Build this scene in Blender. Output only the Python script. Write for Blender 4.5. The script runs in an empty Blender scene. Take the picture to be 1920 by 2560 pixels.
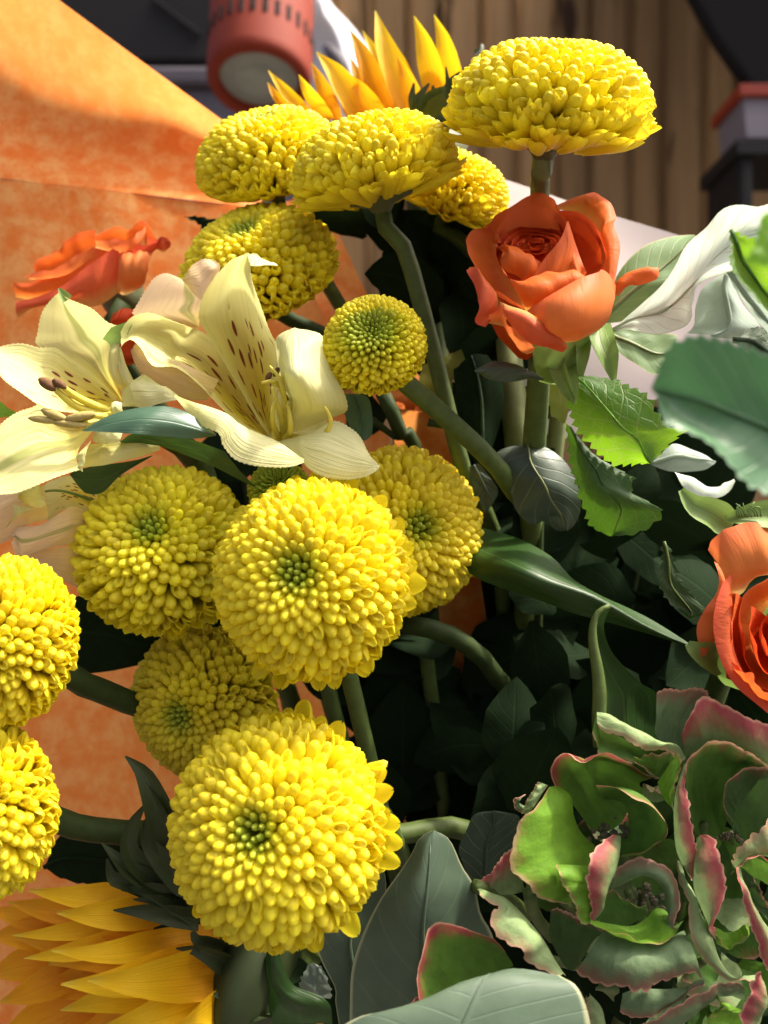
import bpy, bmesh, math, random
from mathutils import Vector, Matrix, Quaternion
random.seed(7)
SC = bpy.context.scene
COL = SC.collection

# ------------------------------------------------------------------ camera, light, exposure
LENS, SENS = 30.0, 36.0
K = SENS / LENS
CAM_H = 1.25
cam = bpy.data.cameras.new('camera')
cam.lens = LENS; cam.sensor_height = SENS; cam.sensor_width = SENS; cam.sensor_fit = 'VERTICAL'
cam.clip_start = 0.01; cam.clip_end = 60
cam.dof.use_dof = True; cam.dof.focus_distance = 0.222; cam.dof.aperture_fstop = 13.0
co = bpy.data.objects.new('camera', cam); COL.objects.link(co)
co.location = (0, 0, CAM_H); co.rotation_euler = (math.radians(90), 0, 0)
SC.camera = co

SUN_EL, SUN_AZ = math.radians(60), math.radians(92)      # azimuth from +Y (away from camera) towards +X
w = bpy.data.worlds.new('World'); SC.world = w; w.use_nodes = True
nt = w.node_tree; nt.nodes.clear()
sky = nt.nodes.new('ShaderNodeTexSky'); sky.sky_type = 'NISHITA'; sky.sun_disc = False
sky.sun_elevation = SUN_EL; sky.sun_rotation = SUN_AZ; sky.air_density = 0.35; sky.dust_density = 8.0; sky.ozone_density = 0.4
bg = nt.nodes.new('ShaderNodeBackground'); bg.inputs['Strength'].default_value = 0.15
wo = nt.nodes.new('ShaderNodeOutputWorld')
nt.links.new(sky.outputs[0], bg.inputs['Color']); nt.links.new(bg.outputs[0], wo.inputs['Surface'])
sl = bpy.data.lights.new('sun', 'SUN'); sl.energy = 3.0; sl.angle = math.radians(3.0); sl.color = (1, .92, .78)
so = bpy.data.objects.new('sun', sl); COL.objects.link(so)
sd = Vector((math.sin(SUN_AZ) * math.cos(SUN_EL), math.cos(SUN_AZ) * math.cos(SUN_EL), math.sin(SUN_EL)))
so.rotation_euler = (-sd).to_track_quat('-Z', 'Y').to_euler(); so.location = (0.5, .5, 4)
vs = SC.view_settings
vs.view_transform = 'Standard'; vs.look = 'None'; vs.exposure = 1.4; vs.gamma = 1.0; vs.use_curve_mapping = False
SC.cycles.use_denoising = True
SC.cycles.max_bounces = 10; SC.cycles.diffuse_bounces = 6; SC.cycles.transmission_bounces = 6
SC.cycles.caustics_reflective = False; SC.cycles.caustics_refractive = False

# ------------------------------------------------------------------ helpers: photograph pixel + distance (mm) -> point
def P(x, y, z):
    d = z / 1000.0
    return Vector(((x - 960) * K * d / 2560, d, CAM_H + (1280 - y) * K * d / 2560))
def PX(px, z): return px * K * z / 1000.0 / 2560
def zc(ox, oy, f):
    def conv(pts, z):
        n = len(pts); out = []
        for i, p in enumerate(pts):
            if isinstance(z, (int, float)): zz = z
            else:
                t = i / max(1, n - 1) * (len(z) - 1); k = min(int(t), len(z) - 2); zz = z[k] + (z[k + 1] - z[k]) * (t - k)
            out.append(P(ox + p[0] / f, oy + p[1] / f, zz))
        return out
    return conv
SRC = zc(0, 0, 1)
def cr(p0, p1, p2, p3, t):
    return 0.5 * ((2 * p1) + (p2 - p0) * t + (2 * p0 - 5 * p1 + 4 * p2 - p3) * t * t + (3 * p1 - p0 - 3 * p2 + p3) * t ** 3)
def resample(pts, n):
    m = len(pts)
    if m == 2: return [pts[0].lerp(pts[1], i / n) for i in range(n + 1)]
    L = [0.0]
    for i in range(m - 1): L.append(L[-1] + max(1e-7, (pts[i + 1] - pts[i]).length) ** 0.8)
    out = []
    k = 0
    for i in range(n + 1):
        s = L[-1] * i / n
        while k < m - 2 and s > L[k + 1]: k += 1
        t = (s - L[k]) / (L[k + 1] - L[k])
        p0 = pts[k - 1] if k > 0 else pts[0] * 2 - pts[1]
        p3 = pts[k + 2] if k + 2 < m else pts[-1] * 2 - pts[-2]
        out.append(cr(p0, pts[k], pts[k + 1], p3, t))
    return out
def mesh_from(name, verts, faces, uvs=None, smooth=True):
    me = bpy.data.meshes.new(name); me.from_pydata([tuple(v) for v in verts], [], faces); me.update()
    if uvs:
        lay = me.uv_layers.new(name='UVMap')
        for l in me.loops: lay.data[l.index].uv = uvs[l.vertex_index]
    if smooth:
        for p in me.polygons: p.use_smooth = True
    return me
CAMV = Vector((0, 0, CAM_H))
def loft(curves, na=16, nc=8, bulge=0.0, ser=None, ruf=None, rough=0.0, swap=False, flip=False, seed=0):
    """a sheet through two or more space curves; bulge in mm towards the viewer's side of the sheet,
    ser = (mm, teeth) on both long edges, ruf = (mm, waves) on the last curve (rim)"""
    rnd = random.Random(seed * 31 + 5)
    R = [resample(c, na) for c in curves]
    grid = []
    for a in range(na + 1):
        grid.append(resample([r[a] for r in R], nc) if len(R) > 2 else [R[0][a].lerp(R[1][a], c / nc) for c in range(nc + 1)])
    def normals():
        N = []
        for a in range(na + 1):
            row = []
            for c in range(nc + 1):
                da = grid[min(a + 1, na)][c] - grid[max(a - 1, 0)][c]; dc = grid[a][min(c + 1, nc)] - grid[a][max(c - 1, 0)]
                n = da.cross(dc)
                row.append(n.normalized() if n.length > 1e-12 else Vector((0, 0, 0)))
            N.append(row)
        return N
    N = normals()
    acc = Vector((0, 0, 0)); cen = Vector((0, 0, 0))
    for a in range(na + 1):
        for c in range(nc + 1): acc += N[a][c]; cen += grid[a][c]
    cen /= (na + 1) * (nc + 1)
    sgn = 1.0 if acc.dot(CAMV - cen) > 0 else -1.0
    ph = rnd.random() * 6.28; ph2 = rnd.random() * 6.28; ph3 = rnd.random() * 6.28
    new = [[None] * (nc + 1) for _ in range(na + 1)]
    for a in range(na + 1):
        fa = a / na
        for c in range(nc + 1):
            fc = c / nc; p = grid[a][c].copy(); n = N[a][c] * sgn
            if bulge: p += n * (bulge / 1000 * (1 - (2 * fc - 1) ** 2) * min(1, 4 * fa, 4 * (1 - fa) + .25))
            if ruf: p += n * (ruf[0] / 1000 * fc ** 2 * (math.sin(fa * ruf[1] * 6.28 + ph) + .5 * math.sin(fa * ruf[1] * 14.1 + ph2)))
            if rough: p += n * (rough / 1000 * (math.sin(fa * 9 + fc * 5 + ph) * .5 + math.sin(fa * 17 - fc * 8 + ph2) * .35 + math.sin(fc * 21 + fa * 6 + ph3) * .25))
            if ser and c in (0, nc):
                o = grid[a][0 if c == 0 else nc] - grid[a][1 if c == 0 else nc - 1]
                if o.length > 1e-9:
                    t = (fa * ser[1]) % 1.0
                    p += o.normalized() * (ser[0] / 1000 * (t - .35) * (.7 + .6 * rnd.random()) * min(1, 6 * (1 - fa)))
            new[a][c] = p
    verts, uvs, faces = [], [], []
    for a in range(na + 1):
        for c in range(nc + 1):
            verts.append(new[a][c]); uvs.append((a / na, c / nc) if swap else (c / nc, a / na))
    f = (sgn < 0) ^ flip
    for a in range(na):
        for c in range(nc):
            i = a * (nc + 1) + c
            q = (i, i + nc + 1, i + nc + 2, i + 1)
            faces.append(q[::-1] if f else q)
    return mesh_from('sheet', verts, faces, uvs)
def tube_mesh(pts, rad, n=14, k=8, cap=True):
    path = resample(pts, n); verts, faces, uvs = [], [], []
    up = Vector((0.3, -1, 0.2)).normalized()
    for i, p in enumerate(path):
        t = (path[min(i + 1, n)] - path[max(i - 1, 0)]).normalized()
        b = t.cross(up).normalized(); u2 = b.cross(t)
        f = i / n * (len(rad) - 1); j = min(int(f), len(rad) - 2); r = rad[j] + (rad[j + 1] - rad[j]) * (f - j)
        for q in range(k):
            a = q / k * 2 * math.pi
            verts.append(p + (b * math.cos(a) + u2 * math.sin(a)) * r); uvs.append((q / k, i / n))
    for i in range(n):
        for q in range(k):
            faces.append((i * k + q, i * k + (q + 1) % k, (i + 1) * k + (q + 1) % k, (i + 1) * k + q))
    if cap:
        faces.append(tuple(range(k))[::-1]); faces.append(tuple(n * k + q for q in range(k)))
    return mesh_from('tube', verts, faces, uvs)
def ribbon(pts, wid, na=14, nc=6, cup=0.2, roll=0.0, tip=.3, base=.0, ruf=0.0, ser=None, droop=0.0):
    """long petal or blade on a centre line; wid = half widths (m) along it; roll in degrees turns it about the line"""
    path = resample(pts, na); verts, uvs, faces = [], [], []
    rl = roll if isinstance(roll, (list, tuple)) else [roll, roll]
    ph = random.random() * 6.28
    for i, p in enumerate(path):
        v = i / na
        t = (path[min(i + 1, na)] - path[max(i - 1, 0)]).normalized()
        c = (CAMV - p).normalized(); n = (c - t * c.dot(t)).normalized()
        f = v * (len(rl) - 1); j = min(int(f), len(rl) - 2); r = math.radians(rl[j] + (rl[j + 1] - rl[j]) * (f - j))
        n = Quaternion(t, r) @ n; b = t.cross(n).normalized()
        f = v * (len(wid) - 1); j = min(int(f), len(wid) - 2); hw = wid[j] + (wid[j + 1] - wid[j]) * (f - j)
        if tip and v > 1 - tip: q = (v - 1 + tip) / tip; hw *= math.sqrt(max(0.0, 1 - q * q)) * .97 + .03
        if base and v < base: hw *= .25 + .75 * v / base
        for c2 in range(nc + 1):
            u = c2 / nc * 2 - 1
            e = hw
            if ser and abs(u) > .99: e = hw + ser[0] * (((v * ser[1]) % 1) - .4)
            verts.append(p + b * (u * e) + n * (cup * hw * u * u + ruf * hw * math.sin(v * 14 + ph + u) * abs(u)))
            uvs.append((c2 / nc, v))
    for i in range(na):
        for c2 in range(nc):
            k = i * (nc + 1) + c2
            faces.append((k, k + 1, k + nc + 2, k + nc + 1))
    return mesh_from('blade', verts, faces, uvs)
def link(name, me, mat, parent=None, M=None):
    o = bpy.data.objects.new(name, me); COL.objects.link(o)
    if mat is not None and me is not None and not me.materials: me.materials.append(mat)
    if parent is not None:
        o.parent = parent; o.matrix_parent_inverse = (M if M is not None else WM[parent.name]).inverted()
    return o
WM = {}
def tag(o, label, cat, group=None, kind=None):
    if label: o['label'] = label
    if cat: o['category'] = cat
    if group: o['group'] = group
    if kind: o['kind'] = kind
    return o
def thing(name, label, cat, at, group=None, rot=None):
    o = bpy.data.objects.new(name, None); COL.objects.link(o); o.empty_display_size = .01
    M = Matrix.Translation(at) @ (rot.to_matrix().to_4x4() if rot else Matrix.Identity(4))
    o.matrix_world = M; o.location = at
    if rot: o.rotation_mode = 'QUATERNION'; o.rotation_quaternion = rot
    WM[o.name] = M
    return tag(o, label, cat, group)

# ------------------------------------------------------------------ materials
class Mt:
    def __init__(s, name):
        s.m = bpy.data.materials.new(name); s.m.use_nodes = True; s.t = s.m.node_tree; s.t.nodes.clear()
        s.out = s.n('ShaderNodeOutputMaterial'); s._uv = None; s._sep = None
    def n(s, typ, **kw):
        x = s.t.nodes.new(typ)
        for k2, v in kw.items(): setattr(x, k2, v)
        return x
    def put(s, sock, v):
        if hasattr(v, 'is_output') or isinstance(v, bpy.types.NodeSocket): s.t.links.new(v, sock)
        elif isinstance(v, tuple) and len(v) == 3 and sock.type == 'RGBA': sock.default_value = (*v, 1)
        else: sock.default_value = v
    def uv(s):
        if s._uv is None: s._uv = s.n('ShaderNodeTexCoord')
        return s._uv.outputs['UV']
    def obj(s):
        s.uv(); return s._uv.outputs['Object']
    def u(s):
        if s._sep is None: s._sep = s.n('ShaderNodeSeparateXYZ'); s.put(s._sep.inputs[0], s.uv())
        return s._sep.outputs[0]
    def v(s): s.u(); return s._sep.outputs[1]
    def math(s, op, a, b=0.0, c=None, clamp=False):
        x = s.n('ShaderNodeMath', operation=op, use_clamp=clamp); s.put(x.inputs[0], a); s.put(x.inputs[1], b)
        if c is not None: s.put(x.inputs[2], c)
        return x.outputs[0]
    def ss(s, x, a, b):
        r = s.n('ShaderNodeMapRange', interpolation_type='SMOOTHSTEP'); s.put(r.inputs[0], x); s.put(r.inputs[1], a); s.put(r.inputs[2], b)
        return r.outputs[0]
    def mix(s, f, a, b, mode='MIX'):
        x = s.n('ShaderNodeMix', data_type='RGBA', blend_type=mode); s.put(x.inputs[0], f); s.put(x.inputs[6], a); s.put(x.inputs[7], b)
        return x.outputs[2]
    def noise(s, vec, scale, detail=3, rough=.55):
        x = s.n('ShaderNodeTexNoise'); s.put(x.inputs['Vector'], vec); x.inputs['Scale'].default_value = scale; x.inputs['Detail'].default_value = detail
        x.inputs['Roughness'].default_value = rough
        return x.outputs[0]
    def mapv(s, vec, scale):
        x = s.n('ShaderNodeMapping'); s.put(x.inputs['Vector'], vec); x.inputs['Scale'].default_value = scale
        return x.outputs[0]
    def voro(s, vec, scale, feat='F1'):
        x = s.n('ShaderNodeTexVoronoi', feature=feat); s.put(x.inputs['Vector'], vec); x.inputs['Scale'].default_value = scale
        return x.outputs['Distance']
    def back(s): return s.n('ShaderNodeNewGeometry').outputs['Backfacing']
    def done(s, col, rough=.5, trans=.3, tcol=None, bump=None, bstr=.3, bdist=.0004, spec=.35, sheen=0.0, metal=0.0):
        p = s.n('ShaderNodeBsdfPrincipled'); s.put(p.inputs['Base Color'], col); s.put(p.inputs['Roughness'], rough)
        p.inputs['Specular IOR Level'].default_value = spec; p.inputs['Metallic'].default_value = metal
        if sheen: p.inputs['Sheen Weight'].default_value = sheen
        bn = None
        if bump is not None:
            b = s.n('ShaderNodeBump'); b.inputs['Strength'].default_value = bstr; b.inputs['Distance'].default_value = bdist; s.put(b.inputs['Height'], bump)
            s.put(p.inputs['Normal'], b.outputs[0]); bn = b.outputs[0]
        sh = p.outputs[0]
        if trans:
            t = s.n('ShaderNodeBsdfTranslucent'); s.put(t.inputs['Color'], tcol if tcol is not None else col)
            x = s.n('ShaderNodeMixShader'); s.put(x.inputs[0], trans); s.put(x.inputs[1], sh); s.put(x.inputs[2], t.outputs[0]); sh = x.outputs[0]
        s.put(s.out.inputs['Surface'], sh)
        return s.m
MAT = {}
def plain(name, col, rough=.6, var=.25, nscale=60, trans=0.0, bump=.2, spec=.35, bdist=.0004):
    t = Mt(name); nz = t.noise(t.obj(), nscale, 4)
    c = t.mix(nz, tuple(x * (1 - var) for x in col), tuple(min(1, x * (1 + var)) for x in col))
    MAT[name] = t.done(c, rough, trans, bump=nz, bstr=bump, spec=spec, bdist=bdist); return MAT[name]

# chrysanthemum: each floret's own colour is on the object
t = Mt('chrysanthemum'); oi = t.n('ShaderNodeObjectInfo')
c = t.mix(t.ss(t.v(), 0.25, 1.0), t.mix(.2, oi.outputs['Color'], (.85, .66, .02), 'MIX'), oi.outputs['Color'])
hs = t.n('ShaderNodeHueSaturation'); t.put(hs.inputs['Color'], c)
t.put(hs.inputs['Value'], t.math('MULTIPLY_ADD', oi.outputs['Random'], .22, .89)); t.put(hs.inputs['Hue'], t.math('MULTIPLY_ADD', oi.outputs['Random'], .012, .494))
MAT['mum'] = t.done(hs.outputs[0], .45, .40, bump=t.noise(t.mapv(t.uv(), (14, 1.2, 1)), 3, 2), bstr=.25, bdist=.0003, spec=.4)
# sunflower
def sunflower(name, c0, c1, tipc):
    t = Mt(name); st = t.noise(t.mapv(t.uv(), (26, 1.1, 1)), 1.0, 3)
    c = t.mix(t.ss(t.v(), 0, .75), c0, c1); c = t.mix(t.ss(t.v(), .86, 1.0), c, tipc)
    c = t.mix(t.math('MULTIPLY', t.ss(st, .5, .72), .4), c, tuple(x * .6 for x in c0))
    MAT[name] = t.done(c, .5, .48, bump=st, bstr=.5, bdist=.0006)
sunflower('sun_a', (.76, .36, .008), (.90, .60, .012), (.80, .64, .06))
sunflower('sun_b', (.64, .22, .006), (.82, .42, .008), (.75, .50, .03))
# rose
def rose(name, base, mid, rim, inner, trans=.35):
    t = Mt(name); st = t.noise(t.mapv(t.uv(), (9, 1.5, 1)), 1.3, 4); big = t.noise(t.uv(), 2.2, 2)
    v2 = t.math('ADD', t.v(), t.math('MULTIPLY_ADD', st, .30, -.15))
    c = t.mix(t.ss(v2, 0.0, .42), base, mid); c = t.mix(t.ss(v2, .62, 1.02), c, rim)
    c = t.mix(t.math('MULTIPLY', big, .35), c, inner)
    MAT[name] = t.done(c, .55, trans, bump=t.math('ADD', st, t.math('MULTIPLY', t.noise(t.mapv(t.uv(), (60, 5, 1)), 1, 3), .6)), bstr=.45, bdist=.0005, spec=.18)
rose('rose', (.76, .40, .08), (.72, .165, .024), (.72, .16, .045), (.68, .10, .012))
rose('rose_deep', (.58, .085, .012), (.58, .065, .009), (.66, .10, .025), (.5, .04, .006))
rose('rose_pale', (.68, .55, .20), (.74, .24, .06), (.72, .175, .06), (.70, .15, .04))
rose('rose_pink', (.66, .42, .13), (.68, .14, .05), (.66, .11, .05), (.64, .09, .025))
# alstroemeria
def alstro(name, spots=False, stripe=False, col=(.78, .76, .33), yel=(.78, .63, .035), pinkish=0.0, trans=.36):
    t = Mt(name); st = t.noise(t.mapv(t.uv(), (16, 1.2, 1)), 1.2, 3)
    au = t.math('ABSOLUTE', t.math('SUBTRACT', t.u(), .5))
    f = t.math('MULTIPLY', t.ss(t.v(), .75, .18), t.ss(au, .55, .1)) if spots else t.math('MULTIPLY', t.ss(t.v(), .6, .0), .7)
    c = t.mix(f, col, yel)
    c = t.mix(t.math('MULTIPLY', t.ss(st, .48, .70), .55), c, tuple(x * y for x, y in zip(col, (.74, .80, .55))))
    if pinkish: c = t.mix(t.math('MULTIPLY', t.noise(t.uv(), 3, 2), pinkish), c, (.78, .52, .38))
    if stripe:
        g = t.math('MULTIPLY', t.ss(au, .10, .03), t.ss(t.v(), .02, .3)); g = t.math('MULTIPLY', g, t.ss(st, .25, .5))
        c = t.mix(t.math('MULTIPLY', g, .75), c, (.25, .30, .06))
    if spots:
        vm = t.mapv(t.uv(), (15, 7.5, 1)); d = t.voro(vm, 1.0)
        s2 = t.ss(t.math('ADD', d, t.math('MULTIPLY', t.noise(t.uv(), 30, 2), .12)), .40, .33)
        msk = t.math('MULTIPLY', t.math('MULTIPLY', t.ss(t.v(), .06, .14), t.ss(t.v(), .68, .56)), t.ss(au, .48, .38))
        c = t.mix(t.math('MULTIPLY', s2, msk), c, (.22, .045, .012))
    MAT[name] = t.done(c, .55, trans, bump=st, bstr=.8, bdist=.0006, spec=.25)
alstro('al_spot', True); alstro('al_plain'); alstro('al_stripe', stripe=True)
alstro('al_peach', col=(.80, .62, .38), pinkish=.6); alstro('al_peach_stripe', col=(.80, .64, .42), stripe=True, pinkish=.5)
alstro('al_white', col=(.77, .77, .40), yel=(.76, .72, .22))
# hydrangea: rim (v = 1) flushes pink
def hyd(name, col, back, pink, amt, w0=.55, trans=.3):
    t = Mt(name); nz = t.noise(t.obj(), 330, 4); v2 = t.noise(t.mapv(t.uv(), (5, 1.5, 1)), 2, 3)
    c = t.mix(nz, tuple(x * .72 for x in col), tuple(x * 1.25 for x in col))
    ve = t.voro(t.mapv(t.uv(), (9, 5, 1)), 1.6, 'DISTANCE_TO_EDGE'); c = t.mix(t.math('MULTIPLY', t.ss(ve, .05, .0), .16), c, tuple(x * .6 for x in col)); c = t.mix(t.math('MULTIPLY', t.ss(v2, .5, .62), .3), c, tuple(x * .6 for x in col))
    pk = t.ss(t.math('ADD', t.v(), t.math('MULTIPLY_ADD', v2, .5, -.25)), w0, 1.0)
    c = t.mix(t.math('MULTIPLY', pk, amt), c, pink)
    c = t.mix(t.math('MULTIPLY', t.ss(t.v(), .93, 1.0), min(1.0, amt + .3)), c, (.55, .30, .20))
    MAT[name] = t.done(c, .6, trans, bump=t.math('ADD', nz, t.math('MULTIPLY', v2, .8)), bstr=.5, bdist=.0006, spec=.25)
PK = (.36, .055, .075)
hyd('hy_bright', (.15, .315, .026), None, PK, .25, .85); hyd('hy_green', (.085, .19, .03), None, PK, .35, .8)
hyd('hy_dark', (.045, .095, .022), None, (.20, .04, .04), .5, .85); hyd('hy_pale', (.26, .36, .15), None, (.45, .16, .13), .42, .70)
hyd('hy_pink', (.19, .28, .11), None, PK, .95, .30); hyd('hy_grey', (.14, .215, .10), None, (.26, .10, .08), .75, .62)
hyd('hy_pinkedge', (.10, .22, .025), None, (.33, .035, .06), .95, .62)
# leaves
def leafm(name, col, vein, back=None, style='pinnate', rough=.45, trans=.15, tcol=None, nveins=9, vstr=.5, spec=.4, wear=.2, edge=None):
    t = Mt(name); au = t.math('ABSOLUTE', t.math('SUBTRACT', t.u(), .5)); nz = t.noise(t.obj(), 90, 5)
    c = t.mix(nz, tuple(x * (1 - wear * 1.4) for x in col), tuple(x * (1 + wear) for x in col))
    mid = t.ss(au, .035, .008)
    if style == 'pinnate':
        ph = t.math('FRACT', t.math('MULTIPLY', t.math('SUBTRACT', t.v(), t.math('MULTIPLY', au, .55)), nveins))
        sv = t.ss(t.math('ABSOLUTE', t.math('SUBTRACT', ph, .5)), .075, .015)
    elif style == 'net':
        ph = t.math('FRACT', t.math('MULTIPLY', t.math('SUBTRACT', t.v(), t.math('MULTIPLY', au, .7)), nveins))
        a = t.ss(t.math('ABSOLUTE', t.math('SUBTRACT', ph, .5)), .07, .01)
        e = t.ss(t.voro(t.mapv(t.uv(), (8, 11, 1)), 1.0, 'DISTANCE_TO_EDGE'), .055, .01)
        sv = t.math('MAXIMUM', a, t.math('MULTIPLY', e, .7))
    else:
        sv = t.ss(t.noise(t.mapv(t.uv(), (40, .8, 1)), 1, 2), .55, .75)
    vv = t.math('MAXIMUM', mid, t.math('MULTIPLY', sv, .75))
    c = t.mix(t.math('MULTIPLY', vv, vstr), c, vein)
    if edge: c = t.mix(t.ss(au, .470, .492), c, edge)
    if back: c = t.mix(t.math('MULTIPLY', t.back(), 1.0), c, back)
    bl = t.mix(vv, tcol or tuple(min(1, x * 1.6) for x in col), vein)
    MAT[name] = t.done(c, rough, trans, tcol=bl, bump=t.math('SUBTRACT', nz, t.math('MULTIPLY', vv, 1.4 * vstr)), bstr=.45, bdist=.0006, spec=spec)
leafm('lf_grey', (.072, .112, .068), (.16, .21, .15), edge=(.30, .32, .18), vstr=.16, rough=.6, trans=.06, nveins=7, wear=.3)
leafm('lf_blue', (.060, .125, .070), (.11, .17, .11), style='par', rough=.35, trans=.12, vstr=.35)
leafm('lf_rose', (.050, .135, .020), (.30, .42, .08), style='net', trans=.42, tcol=(.26, .52, .015), vstr=.38, rough=.45, nveins=6)
leafm('lf_rose_shade', (.030, .085, .012), (.12, .20, .03), style='net', trans=.25, tcol=(.09, .22, .01), vstr=.35, rough=.5, nveins=6)  # shaded copy of the rose leaf, its shadow put into the colour
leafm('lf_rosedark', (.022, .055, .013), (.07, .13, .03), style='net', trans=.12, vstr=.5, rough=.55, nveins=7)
leafm('lf_big', (.055, .165, .060), (.12, .24, .12), style='pinnate', trans=.2, vstr=.3, rough=.45, nveins=8, spec=.5, edge=(.16, .28, .16))
leafm('lf_white', (.56, .65, .53), (.50, .55, .40), style='pinnate', trans=.25, vstr=.45, rough=.5, nveins=11, wear=.08, edge=(.30, .36, .18))
leafm('lf_pale', (.34, .42, .34), (.46, .52, .42), style='pinnate', trans=.3, vstr=.4, rough=.5, nveins=10, wear=.1)
leafm('lf_sage', (.16, .27, .11), (.40, .46, .18), style='pinnate', trans=.35, tcol=(.34, .48, .12), vstr=.5, rough=.5, nveins=8, edge=(.40, .42, .16))
leafm('lf_shade', (.009, .020, .007), (.02, .04, .014), trans=.05, vstr=.25, rough=.8, nveins=8, spec=.06)  # shade of the bouquet's heart put into the leaf colour
leafm('lf_grey2', (.046, .070, .043), (.13, .16, .09), trans=.05, vstr=.6, rough=.45, nveins=7)
leafm('lf_strap', (.025, .066, .011), (.055, .11, .025), style='par', trans=.2, vstr=.4, rough=.4)
leafm('lf_olive', (.19, .22, .03), (.27, .30, .06), trans=.35, vstr=.3, rough=.5)
leafm('lf_lime', (.18, .42, .03), (.28, .50, .06), style='net', trans=.4, vstr=.4, nveins=6)
leafm('lf_sepal', (.17, .27, .06), (.30, .38, .14), style='par', trans=.25, vstr=.4, rough=.5)
leafm('lf_bract', (.032, .048, .013), (.07, .10, .03), style='par', trans=.1, vstr=.4, rough=.55)
plain('stem_green', (.070, .105, .022), .6, .5, 260, bump=.6); plain('stem_dark', (.030, .050, .012), .65, .5, 260, bump=.6, spec=.2); plain('stem_pale', (.17, .20, .075), .5, .3, 220)
plain('stamen', (.70, .62, .10), .45, .15, 400, trans=.2); plain('anther_brown', (.13, .06, .022), .8, .5, 900, bump=.6)
plain('anther_olive', (.36, .28, .085), .7, .3, 900, bump=.5); plain('core_yellow', (.45, .36, .01), .7, .2, 200); plain('calyx', (.09, .10, .045), .6, .4, 300)
plain('floret_eye', (.10, .085, .05), .8, .6, 1500, bump=.8)
# papers
t = Mt('orange_paper'); n1 = t.noise(t.obj(), 120, 6, .62); n2 = t.noise(t.obj(), 380, 4, .6)
c = t.mix(t.ss(n1, .36, .66), (.80, .20, .035), (.86, .42, .14)); c = t.mix(t.math('MULTIPLY', t.ss(n2, .52, .68), .45), c, (.74, .13, .018))
MAT['orange_paper'] = t.done(c, .75, .42, tcol=t.mix(n1, (.95, .28, .04), (.98, .45, .14)), bump=n2, bstr=.35, bdist=.0006, spec=.15)
plain('white_paper', (.66, .58, .56), .7, .06, 30, trans=.25); plain('white_plastic', (.82, .82, .86), .35, .05, 20, trans=.1)
plain('lamp_orange', (.21, .022, .004), .75, .12, 40, spec=.4); plain('lamp_glass', (.30, .33, .29), .35, .15, 60); plain('lamp_slot', (.008, .006, .006), .9, .1, 60)  # lamp orange darkened to carry the shade it hangs in
plain('dark_fabric', (.003, .0022, .002), .9, .3, 12); plain('cabinet', (.0035, .0026, .0025), .7, .3, 10); plain('lilac', (.085, .075, .09), .6, .15, 8)
plain('tub_orange', (.28, .03, .008), .5, .1, 10); plain('tub_white', (.20, .18, .20), .5, .1, 10)
t = Mt('timber'); oi = t.n('ShaderNodeObjectInfo'); g = t.noise(t.mapv(t.obj(), (30, 30, 1.6)), 1.4, 5, .6); kn = t.noise(t.mapv(t.obj(), (9, 9, 3)), 1.0, 2)
c = t.mix(g, (.20, .115, .045), (.62, .40, .19)); c = t.mix(t.ss(kn, .60, .72), c, (.07, .035, .018))
hs = t.n('ShaderNodeHueSaturation'); t.put(hs.inputs['Color'], c); t.put(hs.inputs['Value'], t.math('MULTIPLY_ADD', oi.outputs['Random'], .5, .75))
MAT['timber'] = t.done(hs.outputs[0], .75, 0, bump=g, bstr=.5, bdist=.003, spec=.2)

# ------------------------------------------------------------------ background
def prism(poly, z0, z1):
    """polygon traced at distance z0 (mm), extruded straight away from the camera to z1"""
    A = [P(x, y, z0) for x, y in poly]; B = [p + Vector((0, (z1 - z0) / 1000, 0)) for p in A]; n = len(A)
    f = [tuple(range(n)), tuple(range(2 * n - 1, n - 1, -1))] + [(i, n + i, n + (i + 1) % n, (i + 1) % n) for i in range(n)]
    bm = bmesh.new(); vv = [bm.verts.new(p) for p in A + B]
    for q in f: bm.faces.new([vv[i] for i in q])
    bmesh.ops.recalc_face_normals(bm, faces=bm.faces)
    sz = max((a - b).length for a in A for b in A)
    bmesh.ops.bevel(bm, geom=bm.edges[:], offset=sz * .008, segments=2, affect='EDGES', profile=.5)
    me = bpy.data.meshes.new('prism'); bm.to_mesh(me); bm.free()
    return me
fence = thing('timber_fence', 'weathered brown timber fence of upright boards far behind the flowers', 'fence', P(1400, 1700, 2200))
rnd = random.Random(3)
for i in range(21):
    x0 = 560 + i * 92; tilt = (i - 8) * 1.1
    o = link('plank', prism([(x0 - 3 + tilt, -760), (x0 + 93 + tilt, -760 + rnd.uniform(-20, 20)), (x0 + 93, 1500), (x0 - 3, 1500)], 2200 + (i % 2) * 16 + rnd.uniform(-3, 3), 2213 + (i % 2) * 16), MAT['timber'], fence)
for y in (-420, 900):
    link('rail', prism([(555, y), (2520, y), (2520, y + 60), (555, y + 60)], 2235, 2275), MAT['timber'], fence)
aw = link('awning', prism([(1715, -40), (1790, 95), (1875, 215), (1960, 300), (2300, 420), (2500, -900), (1300, -900)], 1500, 1530), MAT['dark_fabric'])
tag(aw, 'dark awning panel hanging in shade over the right of the fence', 'awning')
bm = bmesh.new(); bmesh.ops.create_cube(bm, size=1)
for v in bm.verts: v.co = Vector((1.82 + v.co.x * 2.5, 1.75 + v.co.y * 1.1, 2.92 + v.co.z * .04))  # unseen slab above the view, added to shade the fence
me = bpy.data.meshes.new('unseen_shade'); bm.to_mesh(me); bm.free(); link('unseen_shade_panel', me, MAT['dark_fabric'], aw, Matrix.Identity(4))
tub = thing('storage_tub', 'blurred whitish tub with an orange lid in front of the fence', 'tub', P(1950, 345, 1450))
link('tub_body', prism([(1858, 238), (2080, 238), (2070, 345), (1866, 345)], 1450, 1560), MAT['tub_white'], tub)
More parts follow.
